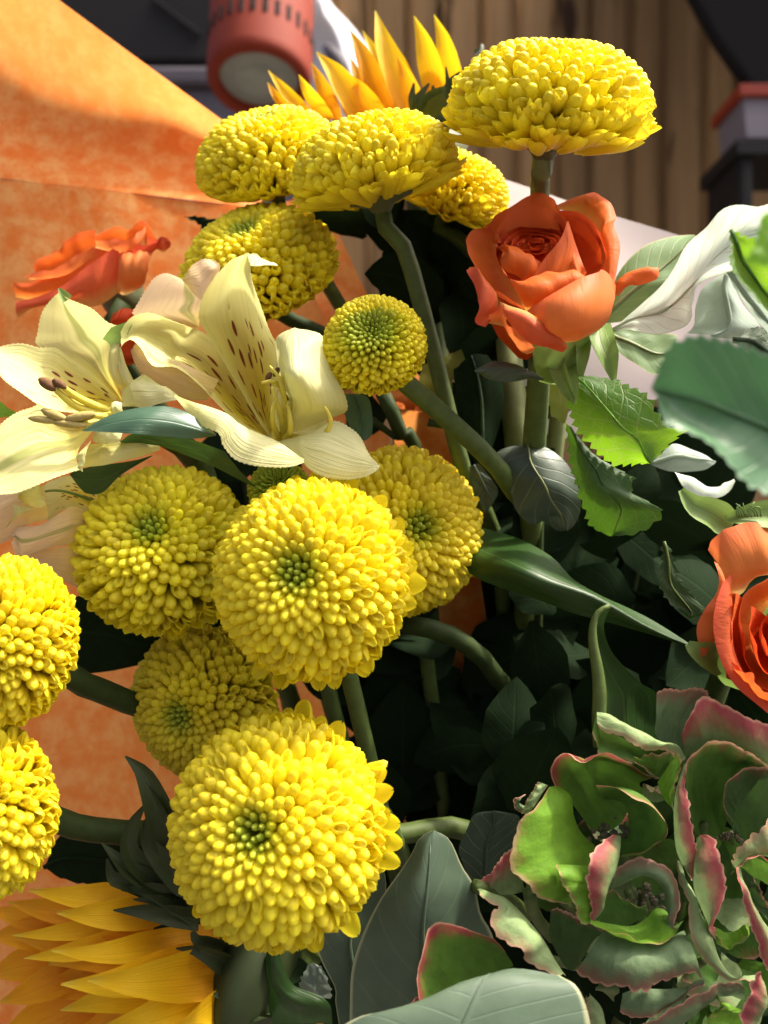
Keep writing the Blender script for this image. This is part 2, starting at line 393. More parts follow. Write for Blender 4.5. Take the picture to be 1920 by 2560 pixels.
link('lid', prism([(1850, 208), (2090, 208), (2090, 237), (1850, 237)], 1440, 1570), MAT['tub_orange'], tub)
shelf = thing('dark_shelf', 'dark shelf carrying the tub with the orange lid', 'shelf', P(1960, 700, 1450))
link('board', prism([(1842, 347), (2200, 347), (2200, 385), (1842, 385)], 1430, 1600), MAT['cabinet'], shelf)
link('side', prism([(1850, 386), (1885, 386), (1885, 1500), (1850, 1500)], 1440, 1590), MAT['cabinet'], shelf)
link('side', prism([(2160, 386), (2195, 386), (2195, 1500), (2160, 1500)], 1440, 1590), MAT['cabinet'], shelf)
cab = thing('dark_cabinet', 'very dark brown cabinet behind the orange pendant lamp', 'cabinet', P(200, 150, 1900))
link('body', prism([(-700, -900), (700, -900), (700, 158), (-700, 158)], 1900, 2150), MAT['cabinet'], cab)
link('edge_strip', prism([(372, -10), (378, -10), (500, 80), (496, 85)], 1885, 1898), MAT['cabinet'], cab)
tb = thing('grey_counter', 'lilac grey counter front under the dark cabinet', 'counter', P(300, 1600, 1880))
link('front', prism([(-700, 212), (760, 212), (760, 1700), (-700, 1700)], 1880, 2100), MAT['lilac'], tb)
link('top', prism([(-720, 162), (770, 162), (770, 210), (-720, 210)], 1860, 2120), MAT['lilac'], tb)
# crumpled white sheet beside the lamp
ws = link('plastic_sheet', loft([SRC([(740, -160), (745, 0), (750, 180), (745, 420)], [1500, 1440, 1500, 1450]), SRC([(790, -160), (800, -10), (850, 150), (890, 420)], [1390, 1350, 1380, 1360]),
     SRC([(800, -160), (822, 0), (905, 100), (1010, 420)], [1450, 1500, 1460, 1500])], 26, 14, rough=14), MAT['white_plastic'])
tag(ws, 'crumpled bright white plastic sheet hanging behind the sunflower petals', 'plastic sheet')
link('grey_patch', loft([SRC([(806, 118), (818, 150), (850, 185)], 1335), SRC([(822, 105), (862, 140), (880, 190)], 1335)], 6, 4, 6), MAT['lilac'], ws, Matrix.Identity(4))  # grey spot laid over the sheet

# pendant lamp
lz = 900; lc = P(648, 205, lz); lr = PX(131, lz)
tiltq = Quaternion((1, 0, 0), math.radians(-15)) @ Quaternion((0, 1, 0), math.radians(0))
lamp = thing('pendant_lamp', 'orange cylindrical pendant lamp with a ring of dark vent slots and grey glass', 'lamp', lc, rot=tiltq)
LM = WM[lamp.name]
def lathe(prof, k=48, M=None):
    verts, faces = [], []
    for r, z in prof:
        for q in range(k): a = q / k * 2 * math.pi; verts.append(Vector((r * math.cos(a), r * math.sin(a), z)))
    for i in range(len(prof) - 1):
        for q in range(k): faces.append((i * k + q, i * k + (q + 1) % k, (i + 1) * k + (q + 1) % k, (i + 1) * k + q))
    if M: verts = [M @ v for v in verts]
    return mesh_from('lathe', verts, faces)
hous = link('housing', lathe([(lr * .74, .012), (lr * .76, -.001), (lr * .80, -.004), (lr * .93, -.004), (lr * .985, .001), (lr, .009), (lr, .06), (lr, .26), (lr * .97, .275), (lr * .3, .28), (0.001, .28)], M=LM), MAT['lamp_orange'], lamp)
gl = link('glass', lathe([(0.0001, .006), (lr * .40, .0055), (lr * .42, .0035), (lr * .46, .0035), (lr * .5, .006), (lr * .755, .006)], M=LM), MAT['lamp_glass'], lamp)
link('cord', tube_mesh([LM @ Vector((0, 0, .28)), LM @ Vector((0, 0, .6)), LM @ Vector((0, 0, 1.2))], [.004, .004]), MAT['lamp_slot'], lamp)
for i in range(28):
    a = i / 28 * 2 * math.pi; bm = bmesh.new(); bmesh.ops.create_cube(bm, size=1)
    for v in bm.verts: v.co = Vector((v.co.x * .0052, v.co.y * .003, v.co.z * .019))
    bmesh.ops.bevel(bm, geom=[e for e in bm.edges], offset=.0012, segments=2, affect='EDGES')
    me = bpy.data.meshes.new('slot'); bm.to_mesh(me); bm.free()
    me.transform(LM @ Matrix.Rotation(a, 4, 'Z') @ Matrix.Translation((0, lr, .046)))
    link('vent_slot', me, MAT['lamp_slot'], hous, Matrix.Identity(4))

# ------------------------------------------------------------------ wrapping paper
wp = thing('orange_wrapping_paper', 'mottled orange tissue paper wrapped behind the flowers with soft creases', 'paper', P(500, 2600, 330))
link('panel', loft([SRC([(-150, -260), (-20, -122), (147, 0), (300, 112), (438, 214), (580, 318), (700, 412)], [318, 326, 336, 342, 344]), SRC([(-150, 120), (0, 190), (120, 260), (260, 300), (400, 310), (540, 370), (690, 450)], [345, 352, 356, 358, 356]), SRC([(-150, 432), (0, 447), (60, 452), (180, 464), (300, 478), (470, 500), (640, 522)], [338, 340, 342])], 26, 24, rough=.5, seed=1), MAT['orange_paper'], wp)
link('panel', loft([SRC([(-150, 432), (0, 447), (60, 452), (180, 464), (300, 478), (470, 500), (640, 522)], [338, 340, 342]), SRC([(-200, 1400), (200, 1400), (620, 1400), (1000, 1180)], [345, 335, 330, 318]), SRC([(-250, 2800), (200, 2800), (700, 2800), (1250, 2800)], [320, 330, 335, 330])], 26, 30, rough=1.2, seed=4), MAT['orange_paper'], wp)
link('panel', loft([SRC([(640, 522), (760, 700), (860, 880), (940, 1010), (1000, 1180), (1250, 2800)], [342, 334, 306, 284, 292, 330]), SRC([(800, 480), (930, 760), (1040, 930), (1120, 1040), (1160, 1180), (1400, 2800)], [340, 326, 288, 280, 286, 330])], 26, 8, rough=.8, seed=5), MAT['orange_paper'], wp)
wpp = thing('white_wrapping_paper', 'smooth pinkish white paper sheet behind the orange rose', 'paper', P(1500, 1000, 330))
link('sheet', loft([SRC([(1180, 420), (1300, 462), (1500, 530), (1745, 602), (2000, 690)], [330, 330, 325, 320, 320]), SRC([(1180, 800), (1300, 820), (1500, 830), (1745, 850), (2000, 900)], [320, 312, 312, 318, 318]), SRC([(1200, 1150), (1350, 1120), (1500, 1060), (1745, 960), (2000, 930)], [320, 312, 312, 318, 318])], 20, 12, rough=.5, seed=6), MAT['white_paper'], wpp)

# ------------------------------------------------------------------ chrysanthemums
def floret_mesh(name, w, a0, a1, curl, hood, tipr=.06, nu=6, notch=0.0, base=.45, open_at=.75):
    """a tubular floret: back (dorsal) side at y = 0, its slit or mouth towards +y (the flower's axis), tip at z = 1"""
    verts, uvs, faces = [], [], []
    vv = (0, .3, .55, .72, .84, .92, .97, 1.0); nv = len(vv)
    for j, v in enumerate(vv):
        s = min(1, v / .68); s = s * s * (3 - 2 * s)
        r = w * (base + (1 - base) * s)
        if v > .70: q = (v - .70) / .30; r *= max(tipr, math.sqrt(max(0, 1 - q * q)))
        al = math.radians(a0 + (a1 - a0) * min(1, v / open_at) ** 2)
        h = max(0, (v - .62) / .38) ** 2
        cy = curl * v * v + hood * h; z = v - .25 * hood * h
        for i in range(nu):
            e = i / (nu - 1) * 2 - 1; an = e * al
            zz = z - notch * math.exp(-(e * 3) ** 2) * max(0, (v - .84) / .16)
            verts.append(Vector((r * math.sin(an), cy + r * (1 - math.cos(an)), zz))); uvs.append((i / (nu - 1), v))
    for j in range(nv - 1):
        for i in range(nu - 1):
            k = j * nu + i; faces.append((k, k + 1, k + nu + 1, k + nu))
    me = mesh_from(name, verts, faces, uvs); me.materials.append(MAT['mum'])
    return me, Vector((0, curl + hood, 1 - .25 * hood))
def bullet_mesh(name, w, curl, mouth=0.0, k=8, base=.5, squash=1.0):
    """a closed tubular floret with a rounded end; mouth > 0 cuts an oblique opening on the side of the flower's axis"""
    verts, uvs, faces = [], [], []
    vv = (0, .35, .62, .78, .90, .97, 1.0) if not mouth else (0, .35, .62, .80, .92, 1.0)
    for v in vv:
        s = min(1, v / .7); s = s * s * (3 - 2 * s); r = w * (base + (1 - base) * s)
        if v > .66:
            q = (v - .66) / .34; r *= max(.05, math.sqrt(max(0, 1 - q * q))) if not mouth else max(.62, math.sqrt(max(0, 1 - .62 * q * q)))
        for i in range(k):
            a = i / k * 2 * math.pi; y = math.cos(a)                      # +y: axis side
            zz = v - (mouth * (.5 + .5 * y) ** 1.3 * max(0, (v - .5) / .5) if mouth else 0)
            verts.append(Vector((r * math.sin(a), curl * v * v + r * y * squash, zz))); uvs.append((i / k, v))
    n = len(vv)
    if mouth:                                                        # lip and throat
        for sc, dz in ((.78, .01), (.60, -.16), (.3, -.34)):
            for i in range(k):
                p = verts[(n - 1) * k + i]; c = Vector((0, curl, p.z))
                verts.append(Vector((p.x * sc, curl + (p.y - curl) * sc, p.z + dz))); uvs.append((i / k, 1.0 if sc > .7 else .5))
        n += 3
    for j in range(n - 1):
        for i in range(k): faces.append((j * k + i, j * k + (i + 1) % k, (j + 1) * k + (i + 1) % k, (j + 1) * k + i))
    me = mesh_from(name, verts, faces, uvs); me.materials.append(MAT['mum'])
    return me, Vector((0, curl, 1.0))
rnd = random.Random(11)
FL = {'bud': [], 'bead': [], 'tube': [], 'spoon': [], 'ray': []}
j = lambda a: rnd.uniform(-a, a)
for i in range(3):
    FL['bud'].append(bullet_mesh('floret_bud', .155 + j(.012), .06, k=7))
    FL['bead'].append(bullet_mesh('floret_bead', .18 + j(.015), .10 + j(.03)))
for i in range(6):
    FL['tube'].append(bullet_mesh('floret_tube', .172 + j(.015), .13 + j(.04)))
for i in range(2):
    FL['tube'].append(bullet_mesh('floret_tube', .175 + j(.015), .13 + j(.04), mouth=.36 + j(.08), squash=.85))
for i in range(2):
    FL['spoon'].append(bullet_mesh('floret_spoon', .165 + j(.015), .15 + j(.05), mouth=.5 + j(.08), squash=.8))
for i in range(5):
    FL['spoon'].append(floret_mesh('floret_spoon', .172 + j(.02), 150, 112 + j(22), .14 + j(.05), .08 + j(.03), notch=abs(j(.04)), tipr=.12, nu=7))
for i in range(6):
    FL['ray'].append(floret_mesh('floret_ray', .172 + j(.025), 120, 70 + j(12), .10 + j(.05), .05 + j(.03), notch=abs(j(.05)), tipr=.12, nu=7))
YEL = Vector((.96, .85, .035)); YG = Vector((.70, .68, .02)); GRN = Vector((.46, .54, .04))
GATHER = P(1180, 3050, 340)
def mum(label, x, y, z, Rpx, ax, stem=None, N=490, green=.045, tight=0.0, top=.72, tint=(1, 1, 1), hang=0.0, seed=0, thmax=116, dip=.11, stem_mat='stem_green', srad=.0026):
    rnd = random.Random(seed * 7 + 1)
    A = Vector((ax[0], -ax[2], ax[1])).normalized(); R = PX(Rpx, z)
    q = A.to_track_quat('Z', 'Y') @ Quaternion((0, 0, 1), rnd.random() * 6.28)
    c = P(x, y, z)
    t = thing('chrysanthemum', label, 'flower', c, 'yellow button chrysanthemums in the bouquet', q)
    M = WM[t.name]; ct = math.cos(math.radians(thmax))
    rest, allf = [], []
    for k in range(N):
        s = (k + .5) / N; sw = s ** 1.25
        th = math.acos(1 - (1 - ct) * sw) + rnd.gauss(0, .012); ph = k * 2.399963 + rnd.gauss(0, .03)
        er = Vector((math.cos(ph), math.sin(ph), 0)); Z = Vector((0, 0, 1))
        b = (top if th < math.pi / 2 else .42)
        tip = er * (R * math.sin(th) * (1 + rnd.gauss(0, .012))) + Z * (R * (b * math.cos(th) - (dip + tight * .1) * math.exp(-(th / .34) ** 2)))
        if s > .85 and hang: tip += er * R * rnd.random() ** 1.5 * hang - Z * R * .12 * rnd.random()
        d = (tip - Z * (-.42 * R)).normalized()
        if s > .55: d = (d - Z * .45 * (s - .55)).normalized()
        d = (d + er * (1.0 * math.sin(min(math.pi, th * 1.9)) if th < 1.65 else 0) * min(1, th / .22)).normalized()
        d = (d + Vector((rnd.gauss(0, .028), rnd.gauss(0, .028), rnd.gauss(0, .028)))).normalized()
        inn = Z - d * Z.dot(d)
        if inn.length < .08: inn = -er
        inn = (inn - d * inn.dot(d)).normalized()
        if s < .03 + green * .25: cls, L = 'bud', .25 + 1.2 * s
        elif s < .20 + tight * .55: cls, L = 'bead', .305 + .36 * s
        elif s < .60: cls, L = 'tube', .375 + .10 * s
        elif s < .86: cls, L = 'spoon', .43 + .10 * s
        else: cls, L = 'ray', .60
        L *= R * (1 - .12 * tight) * rnd.uniform(.90, 1.12)
        me, tl = FL[cls][rnd.randrange(len(FL[cls]))]
        X = inn.cross(d); rot = Matrix((X, inn, d)).transposed()
        tw = Matrix.Rotation(rnd.gauss(0, .09), 3, 'Z'); rot = rot @ tw
        loc = tip - rot @ (tl * L)
        o = bpy.data.objects.new('floret', me); COL.objects.link(o); o.parent = t
        ML = Matrix.Translation(loc) @ rot.to_4x4() @ Matrix.Scale(L, 4); o.matrix_local = ML
        g = min(1, max(0, (s - green * .18) / (green * 1.1 + .02)))
        col = GRN.lerp(YG, min(1, g * 2)).lerp(YEL, max(0, min(1, (g - .25) * 1.3))) if g < 1 else YEL
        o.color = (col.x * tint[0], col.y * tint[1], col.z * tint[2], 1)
        allf.append(((M.to_3x3() @ d).dot(CAMV - c), o, ML))
    allf.sort(key=lambda q_: -q_[0]); rest = [q_[1:] for q_ in allf[300:]]      # the 300 facing the camera stay single parts
    if rest:                                                  # florets beyond 300: one joined part
        bm = bmesh.new()
        for o, ML in rest:
            tmp = o.data.copy(); tmp.transform(ML); bm.from_mesh(tmp); bpy.data.meshes.remove(tmp); bpy.data.objects.remove(o)
        me = bpy.data.meshes.new('under_florets'); bm.to_mesh(me); bm.free(); me.materials.append(MAT['mum'])
        o = bpy.data.objects.new('under_florets', me); COL.objects.link(o); o.parent = t; o.color = (YEL.x * tint[0], YEL.y * tint[1], YEL.z * tint[2], 1); o['kind'] = 'stuff'
    core = lathe([(.001, .26 * R), (.28 * R, .24 * R), (.48 * R, .10 * R), (.54 * R, -.02 * R), (.45 * R, -.16 * R), (.14 * R, -.26 * R)], 20)
    o = link('receptacle', core, MAT['core_yellow']); o.parent = t
    cal = lathe([(.46 * R, -.15 * R), (.50 * R, -.20 * R), (.36 * R, -.30 * R), (.16 * R, -.36 * R), (.10 * R, -.44 * R)], 18)
    o = link('calyx', cal, MAT['calyx']); o.parent = t
    base = M @ Vector((0, 0, -.30 * R)); down = M.to_3x3() @ Vector((0, 0, -1))
    pts = [base, base + down * R * .3] + (SRC([p[:2] for p in stem], [p[2] for p in stem]) if stem else []) + [GATHER + Vector((rnd.uniform(-.01, .01), rnd.uniform(-.01, .01), 0))]
    link('stem', tube_mesh(pts, [srad, srad, srad * 1.05, srad * 1.1], 30, 8), MAT[stem_mat], t)
    return t
mum('large bright yellow chrysanthemum highest above the orange rose', 1372, 276, 236, 258, (.03, .86, .50), [(1350, 470, 256), (1354, 600, 268), (1400, 1000, 285)], seed=1, srad=.0031, stem_mat='stem_pale', hang=.10, top=.66, thmax=109, dip=.05)
mum('yellow chrysanthemum with green eye in front of the lamp and sunflower', 676, 412, 280, 190, (-.16, .80, .58), [(900, 850, 304), (1000, 1100, 304)], seed=2)
mum('side on yellow chrysanthemum between two others under the sunflower', 938, 434, 250, 216, (-.20, .93, .30), [(1010, 620, 255), (1068, 820, 258), (1150, 1150, 266), (1260, 1600, 300)], seed=3, srad=.0027, top=.68, thmax=109, hang=.08, dip=.05)
mum('small drooping yellow chrysanthemum tucked behind its neighbour', 1128, 480, 288, 152, (.28, .72, .42), [(1190, 640, 292), (1230, 900, 296)], seed=4, N=400, hang=.12, tint=(.97, .93, 1), stem_mat='stem_dark')
mum('yellow chrysanthemum right behind the tall cream lily petal', 650, 678, 272, 205, (-.24, .66, .70), [(905, 900, 300), (1020, 1150, 305)], seed=5, stem_mat='stem_dark')
mum('small round chrysanthemum bud with a wide green eye', 937, 866, 226, 133, (-.10, .32, .94), [(1090, 1022, 238), (1290, 1235, 258), (1360, 1500, 300)], seed=6, green=.30, tight=.75, top=.86, tint=(.93, .95, 1), srad=.0029)
mum('shaded yellow chrysanthemum under the cream lilies', 408, 1372, 240, 226, (-.02, .44, .90), None, seed=7, tint=(.90, .93, 1), hang=.05)  # tint darkens the florets for the shadow of the lilies
mum('big bright yellow chrysanthemum facing out at the middle of the bunch', 778, 1446, 213, 255, (-.19, .16, .97), None, seed=8, hang=.17, green=.05)
mum('yellow chrysanthemum half hidden beside the orange paper and strap leaf', 1004, 1326, 252, 216, (.36, .12, .93), [(1060, 1600, 280)], seed=9, tint=(.95, .93, 1), green=.045)
mum('yellow chrysanthemum below, tinted dull for the shade it sits in', 514, 1756, 250, 200, (-.36, -.10, .92), [(700, 1900, 275)], seed=10, tint=(.86, .86, 1), green=.05)  # tint carries the shadow from above in the floret colour
mum('big yellow chrysanthemum over the lower sunflower', 692, 2070, 206, 282, (-.24, .26, .94), [(1000, 2120, 250)], seed=11, hang=.17, green=.045)
mum('yellow chrysanthemum directly below the pale peach lily petals', 8, 1602, 208, 218, (-.30, .16, .94), [(190, 1700, 232), (330, 1760, 246), (700, 1950, 280)], seed=12, green=.045, stem_mat='stem_dark', srad=.0034)
mum('yellow chrysanthemum just above the tips of the lower sunflower', -48, 2020, 204, 226, (-.30, .10, .95), [(165, 2060, 228), (345, 2085, 238), (800, 2120, 262)], seed=13, green=.045, stem_mat='stem_dark', srad=.0034)
mum('tiny greenish chrysanthemum bud under the lily petal', 700, 1228, 244, 82, (.05, .55, .83), None, N=300, seed=14, green=.9, tight=.8, top=.85, tint=(.8, .9, 1))

# ------------------------------------------------------------------ leaves, generic
def leaf(label, L, R_, mat, mid=None, name='leaf', cat='leaf', na=22, nc=10, bulge=0.0, ser=None, rough=.35, group=None, rib=True, ribr=.0006, seed=0, stalk=None, flip=False, ribmat=None, parent=None):
    """blade between its left and right edge (both base to tip); the rib runs down the middle"""
    cs = [L, mid, R_] if mid else [L, R_]
    at = L[0]
    t = parent or thing(name, label, cat, at, group)
    me = loft(cs, na, nc, bulge=bulge, ser=ser, rough=rough, seed=seed, flip=flip)
    bl = link('blade' if parent is None else 'leaf', me, MAT[mat], t)
    if rib:
        # the rib follows the blade's own middle column, just proud of it
        pts = [me.vertices[a * (nc + 1) + nc // 2].co.copy() for a in range(0, na + 1, max(1, na // 8))]
        pts = [p + (CAMV - p).normalized() * ribr * .25 for p in pts]
        if stalk: pts = stalk + pts[0:]
        link('midrib', tube_mesh(pts, [ribr * 1.2, ribr, ribr * .35], 18, 6), MAT[ribmat or mat], bl, Matrix.Identity(4))
    return t
A_ = zc(400, 620, 3); B_ = zc(0, 520, 3); D_ = zc(1367, 480, 3); E_ = zc(1367, 930, 3); F_ = zc(1367, 1300, 3); G_ = zc(900, 900, 3)
Ha = zc(1367, 1700, 3); Hb = zc(1367, 2007, 3); Hc = zc(1000, 2007, 3); U_ = zc(0, 1000, 4); R1 = zc(1130, 450, 3); S1 = zc(640, 0, 3); S2 = zc(0, 2007, 3)

# right-hand leaves
leaf('long pale white leaf twisting up beside the orange rose', D_([(485, 1042), (700, 850), (860, 700), (960, 560), (1030, 430), (1110, 340), (1200, 260), (1310, 140), (1430, 105), (1580, 110), (1660, 80), (1800, 30)], [232, 218, 205, 195, 190]),
     D_([(485, 1046), (600, 1015), (730, 1055), (850, 1075), (980, 1040), (1070, 990), (1105, 900), (1090, 790), (1150, 700), (1240, 640), (1390, 575), (1540, 500), (1700, 440), (1850, 400)], [232, 212, 196, 192, 188, 186]), 'lf_white',
     D_([(485, 1044), (700, 930), (900, 820), (1010, 690), (1090, 590), (1200, 490), (1330, 390), (1480, 310), (1660, 270), (1820, 220)], [232, 224, 212, 206, 200, 196]), na=34, nc=14, rough=.8, seed=21, ribr=.0004)
leaf('broad pale grey leaf hanging under the twisted white leaf', D_([(1345, 612), (1240, 650), (1170, 720), (1120, 850), (1105, 990), (1045, 1052)], 212), D_([(1352, 612), (1390, 690), (1500, 880), (1600, 1010), (1560, 1060), (1400, 1112)], 210), 'lf_pale', D_([(1348, 612), (1340, 720), (1370, 850), (1380, 960), (1330, 1030), (1220, 1080)], 206), seed=22)
leaf('narrow pale blue green leaf edge crossing below the serrated leaf', D_([(1345, 588), (1420, 740), (1520, 890), (1600, 990), (1700, 1110)], 198), D_([(1392, 575), (1500, 680), (1620, 800), (1700, 900), (1760, 990)], 195), 'lf_pale', seed=23, na=14, nc=5)
leaf('soft green leaf spreading behind the orange rose', D_([(425, 975), (470, 820), (510, 660), (600, 520), (740, 400), (900, 340), (1110, 328)], [262, 262, 266]), D_([(430, 985), (600, 960), (760, 850), (900, 700), (1000, 520), (1060, 420), (1115, 335)], [260, 258, 264]), 'lf_sage', D_([(428, 980), (500, 840), (660, 760), (830, 700), (950, 600), (1040, 460), (1112, 332)], [261, 256, 260]), seed=24, ribmat='stem_pale')
leaf('green leaf with a yellow rim below the twisted white leaf', D_([(430, 1040), (520, 1020), (620, 1020), (780, 1050), (980, 1070)], 256), D_([(432, 1046), (480, 1120), (540, 1200), (660, 1280), (800, 1370), (930, 1330)], [256, 252, 252]), 'lf_sage', seed=25, ribmat='stem_pale')
leaf('large blurred serrated rose leaf close in front', SRC([(2060, 1010), (1980, 925), (1900, 880), (1840, 858), (1780, 842), (1725, 842), (1672, 862), (1648, 905), (1633, 968)], [128, 126, 124, 126]), SRC([(2065, 1290), (1985, 1262), (1925, 1240), (1870, 1212), (1815, 1150), (1765, 1098), (1712, 1072), (1660, 1055), (1630, 972)], [128, 126, 124, 126]), 'lf_big',
     SRC([(2062, 1120), (1980, 1085), (1900, 1068), (1840, 1060), (1780, 1045), (1730, 1025), (1690, 1005), (1655, 985), (1631, 970)], [131, 129, 128, 127]), na=60, nc=10, ser=(1.1, 15), rough=.5, seed=26, ribr=.0005)
leaf('dark green serrated leaf tip against the white leaf', D_([(1380, 288), (1384, 400), (1368, 500), (1392, 570), (1480, 690), (1600, 830), (1720, 970)], [184, 180, 176]), D_([(1382, 286), (1470, 335), (1540, 352), (1610, 420), (1680, 520), (1760, 640), (1830, 760)], [184, 180, 176]), 'lf_rose', D_([(1381, 287), (1420, 390), (1470, 500), (1560, 640), (1660, 780), (1780, 900)], [184, 183, 180]), na=44, ser=(1.3, 10), seed=27, ribr=.0004)
leaf('bright lime leaf blurred close in front of the white leaf', SRC([(1905, 535), (1893, 590), (1880, 630), (1862, 652), (1880, 660)], 118), SRC([(1990, 520), (1990, 560), (1990, 620), (1980, 660), (1940, 672)], 118), 'lf_lime', na=20, ser=(.6, 6), seed=28, rib=False)
leaf('very dark veined leaf behind the large blurred leaf', D_([(1395, 1120), (1490, 1180), (1560, 1250), (1640, 1350), (1760, 1450)], 196), D_([(1400, 1110), (1500, 1040), (1590, 1015), (1690, 1060), (1780, 1150)], 200), 'lf_rosedark', na=30, ser=(.8, 8), seed=29)
leaf('sunlit bright green rose leaf with net veins under the orange rose', E_([(785, 690), (640, 690), (520, 690), (390, 610), (290, 500), (200, 380), (160, 200), (205, 15)], [236, 238, 242]), E_([(790, 680), (880, 590), (970, 500), (1035, 438), (930, 415), (855, 350), (770, 215), (700, 150), (590, 95), (480, 50), (210, 12)], [234, 230, 232, 242]), 'lf_rose', E_([(787, 685), (700, 590), (600, 500), (500, 370), (400, 240), (300, 120), (206, 14)], [232, 232, 242]), na=64, nc=12, ser=(2.0, 15), seed=30, ribr=.00024, ribmat='lf_lime')
leaf('rose leaf in shadow colours hanging under the sunlit leaf', E_([(140, 370), (165, 520), (180, 700), (235, 880), (300, 1060), (330, 1150), (480, 1230)], [244, 240, 244]), E_([(235, 480), (360, 620), (540, 740), (650, 800), (640, 900), (860, 1050), (700, 1200), (490, 1235)], [240, 236, 240]), 'lf_rose_shade', E_([(190, 420), (270, 600), (370, 780), (440, 900), (520, 1040), (540, 1150), (485, 1232)], [240, 235, 242]), na=50, nc=10, ser=(1.8, 12), seed=31, ribr=.00024)
leaf('small olive yellow leaf behind the rose stem', E_([(15, 60), (10, 150), (15, 250), (40, 330), (90, 360), (135, 385)], 262), E_([(60, 40), (150, 60), (205, 150), (200, 260), (165, 290), (138, 384)], 262), 'lf_olive', na=20, nc=6, ser=(1, 4), seed=32, rib=False)
leaf('small grey green leaf pointing sideways below the rose', R1([(690, 1492), (600, 1440), (500, 1390), (380, 1366), (270, 1370), (200, 1400), (170, 1435)], 226), R1([(688, 1496), (600, 1490), (500, 1508), (380, 1515), (270, 1490), (210, 1460), (172, 1438)], 224), 'lf_grey2', R1([(689, 1494), (600, 1460), (490, 1430), (380, 1410), (280, 1415), (215, 1430), (171, 1436)], 222), seed=33, ribr=.0003)
leaf('dark lobed grey leaf below the bud stem', G_([(1255, 640), (1120, 655), (1010, 720), (1060, 860), (1130, 1000), (1170, 1130), (1290, 1240), (1370, 1205), (1480, 1275), (1545, 1275)], [256, 252, 256]), G_([(1262, 638), (1400, 655), (1540, 770), (1620, 900), (1655, 1030), (1650, 1140), (1605, 1240), (1550, 1278)], [254, 250, 254]), 'lf_grey2', G_([(1258, 638), (1310, 740), (1370, 880), (1430, 1000), (1500, 1130), (1548, 1277)], [252, 246, 252]), na=30, nc=12, seed=34, ribr=.0003, ribmat='stem_pale')
leaf('narrow dark grey leaf beside the half hidden chrysanthemum', G_([(815, 800), (840, 920), (890, 1050), (935, 1155)], 266), G_([(890, 775), (970, 870), (1035, 980), (1000, 1070), (938, 1156)], 266), 'lf_grey2', seed=35, ribr=.0004)
leaf('dark upright leaf behind the rose stem', G_([(905, 800), (870, 640), (800, 480), (730, 300), (700, 80), (720, 60)], 272), G_([(930, 800), (1000, 640), (1050, 480), (1080, 320), (1060, 120), (960, -40)], 272), 'lf_shade', G_([(915, 800), (900, 600), (900, 420), (905, 250), (880, 80), (840, -40)], 270), seed=36, ribmat='lf_rosedark')
leaf('yellow green leaf behind the crossing stems', G_([(470, 40), (440, 180), (480, 320), (560, 430), (640, 450)], 282), G_([(760, -80), (800, 40), (770, 120), (700, 90), (690, 300)], 282), 'lf_olive', seed=37, rib=False)
leaf('long green strap leaf folded along its length', [*G_([(640, 1300), (800, 1262), (930, 1262), (1100, 1305), (1250, 1365), (1450, 1490)], [272, 268, 262, 250, 242]), *F_([(190, 440), (400, 565), (600, 655), (800, 755), (1000, 875), (1150, 975)], [238, 232, 226])], [*G_([(640, 1420), (890, 1640)], [266, 246]), *F_([(0, 625), (200, 700), (500, 780), (800, 865), (1050, 945), (1152, 980)], [236, 230, 228, 226])],
     'lf_strap', [*G_([(640, 1360), (930, 1500), (1200, 1580)], [266, 242, 230]), *F_([(0, 460), (280, 545), (480, 640), (700, 770), (900, 870), (1151, 978)], [228, 226, 226])], na=30, nc=10, seed=38, rib=False, rough=.2)
CURL = leaf('curled dark leaf with a pale rolled edge above the hydrangea', F_([(470, 640), (385, 690), (345, 800), (350, 950), (380, 1120), (395, 1300), (390, 1480), (400, 1700)], 224), F_([(480, 650), (430, 800), (480, 980), (600, 1120), (720, 1230), (820, 1300), (840, 1480), (830, 1700)], [224, 230, 232]), 'lf_strap', na=24, nc=8, bulge=-2, seed=39, rib=False)
link('rolled_edge', tube_mesh(F_([(472, 642), (388, 690), (345, 800), (350, 950), (380, 1120), (395, 1300), (390, 1480), (400, 1700)], 223), [.0006, .0013, .0019, .0019], 20, 8), MAT['stem_green'], CURL)
leaf('slim serrated dark leaf hanging beside the lower rose', F_([(870, 158), (868, 280), (850, 380), (850, 480), (910, 600), (1000, 680), (1060, 735)], 240), F_([(890, 165), (950, 290), (985, 420), (1020, 500), (1120, 600), (1180, 700), (1080, 740)], 240), 'lf_rosedark', na=40, nc=8, ser=(1.5, 9), seed=40, ribmat='stem_green', ribr=.0004)
leaf('pale lilac grey leaf underside behind the sunlit leaf', E_([(785, 690), (860, 610), (950, 535), (1080, 580), (1180, 620), (1265, 680)], 262), E_([(790, 695), (900, 742), (1050, 748), (1180, 735), (1262, 690)], 260), 'lf_pale', na=18, nc=6, bulge=2, seed=41)
leaf('white curled crescent leaf above the lower rose', E_([(960, 748), (1080, 790), (1180, 860), (1280, 870), (1350, 850), (1412, 812)], 256), E_([(962, 760), (1040, 880), (1140, 940), (1280, 950), (1360, 900), (1414, 818)], 252), 'lf_white', na=18, nc=6, bulge=2, seed=42, rib=False)
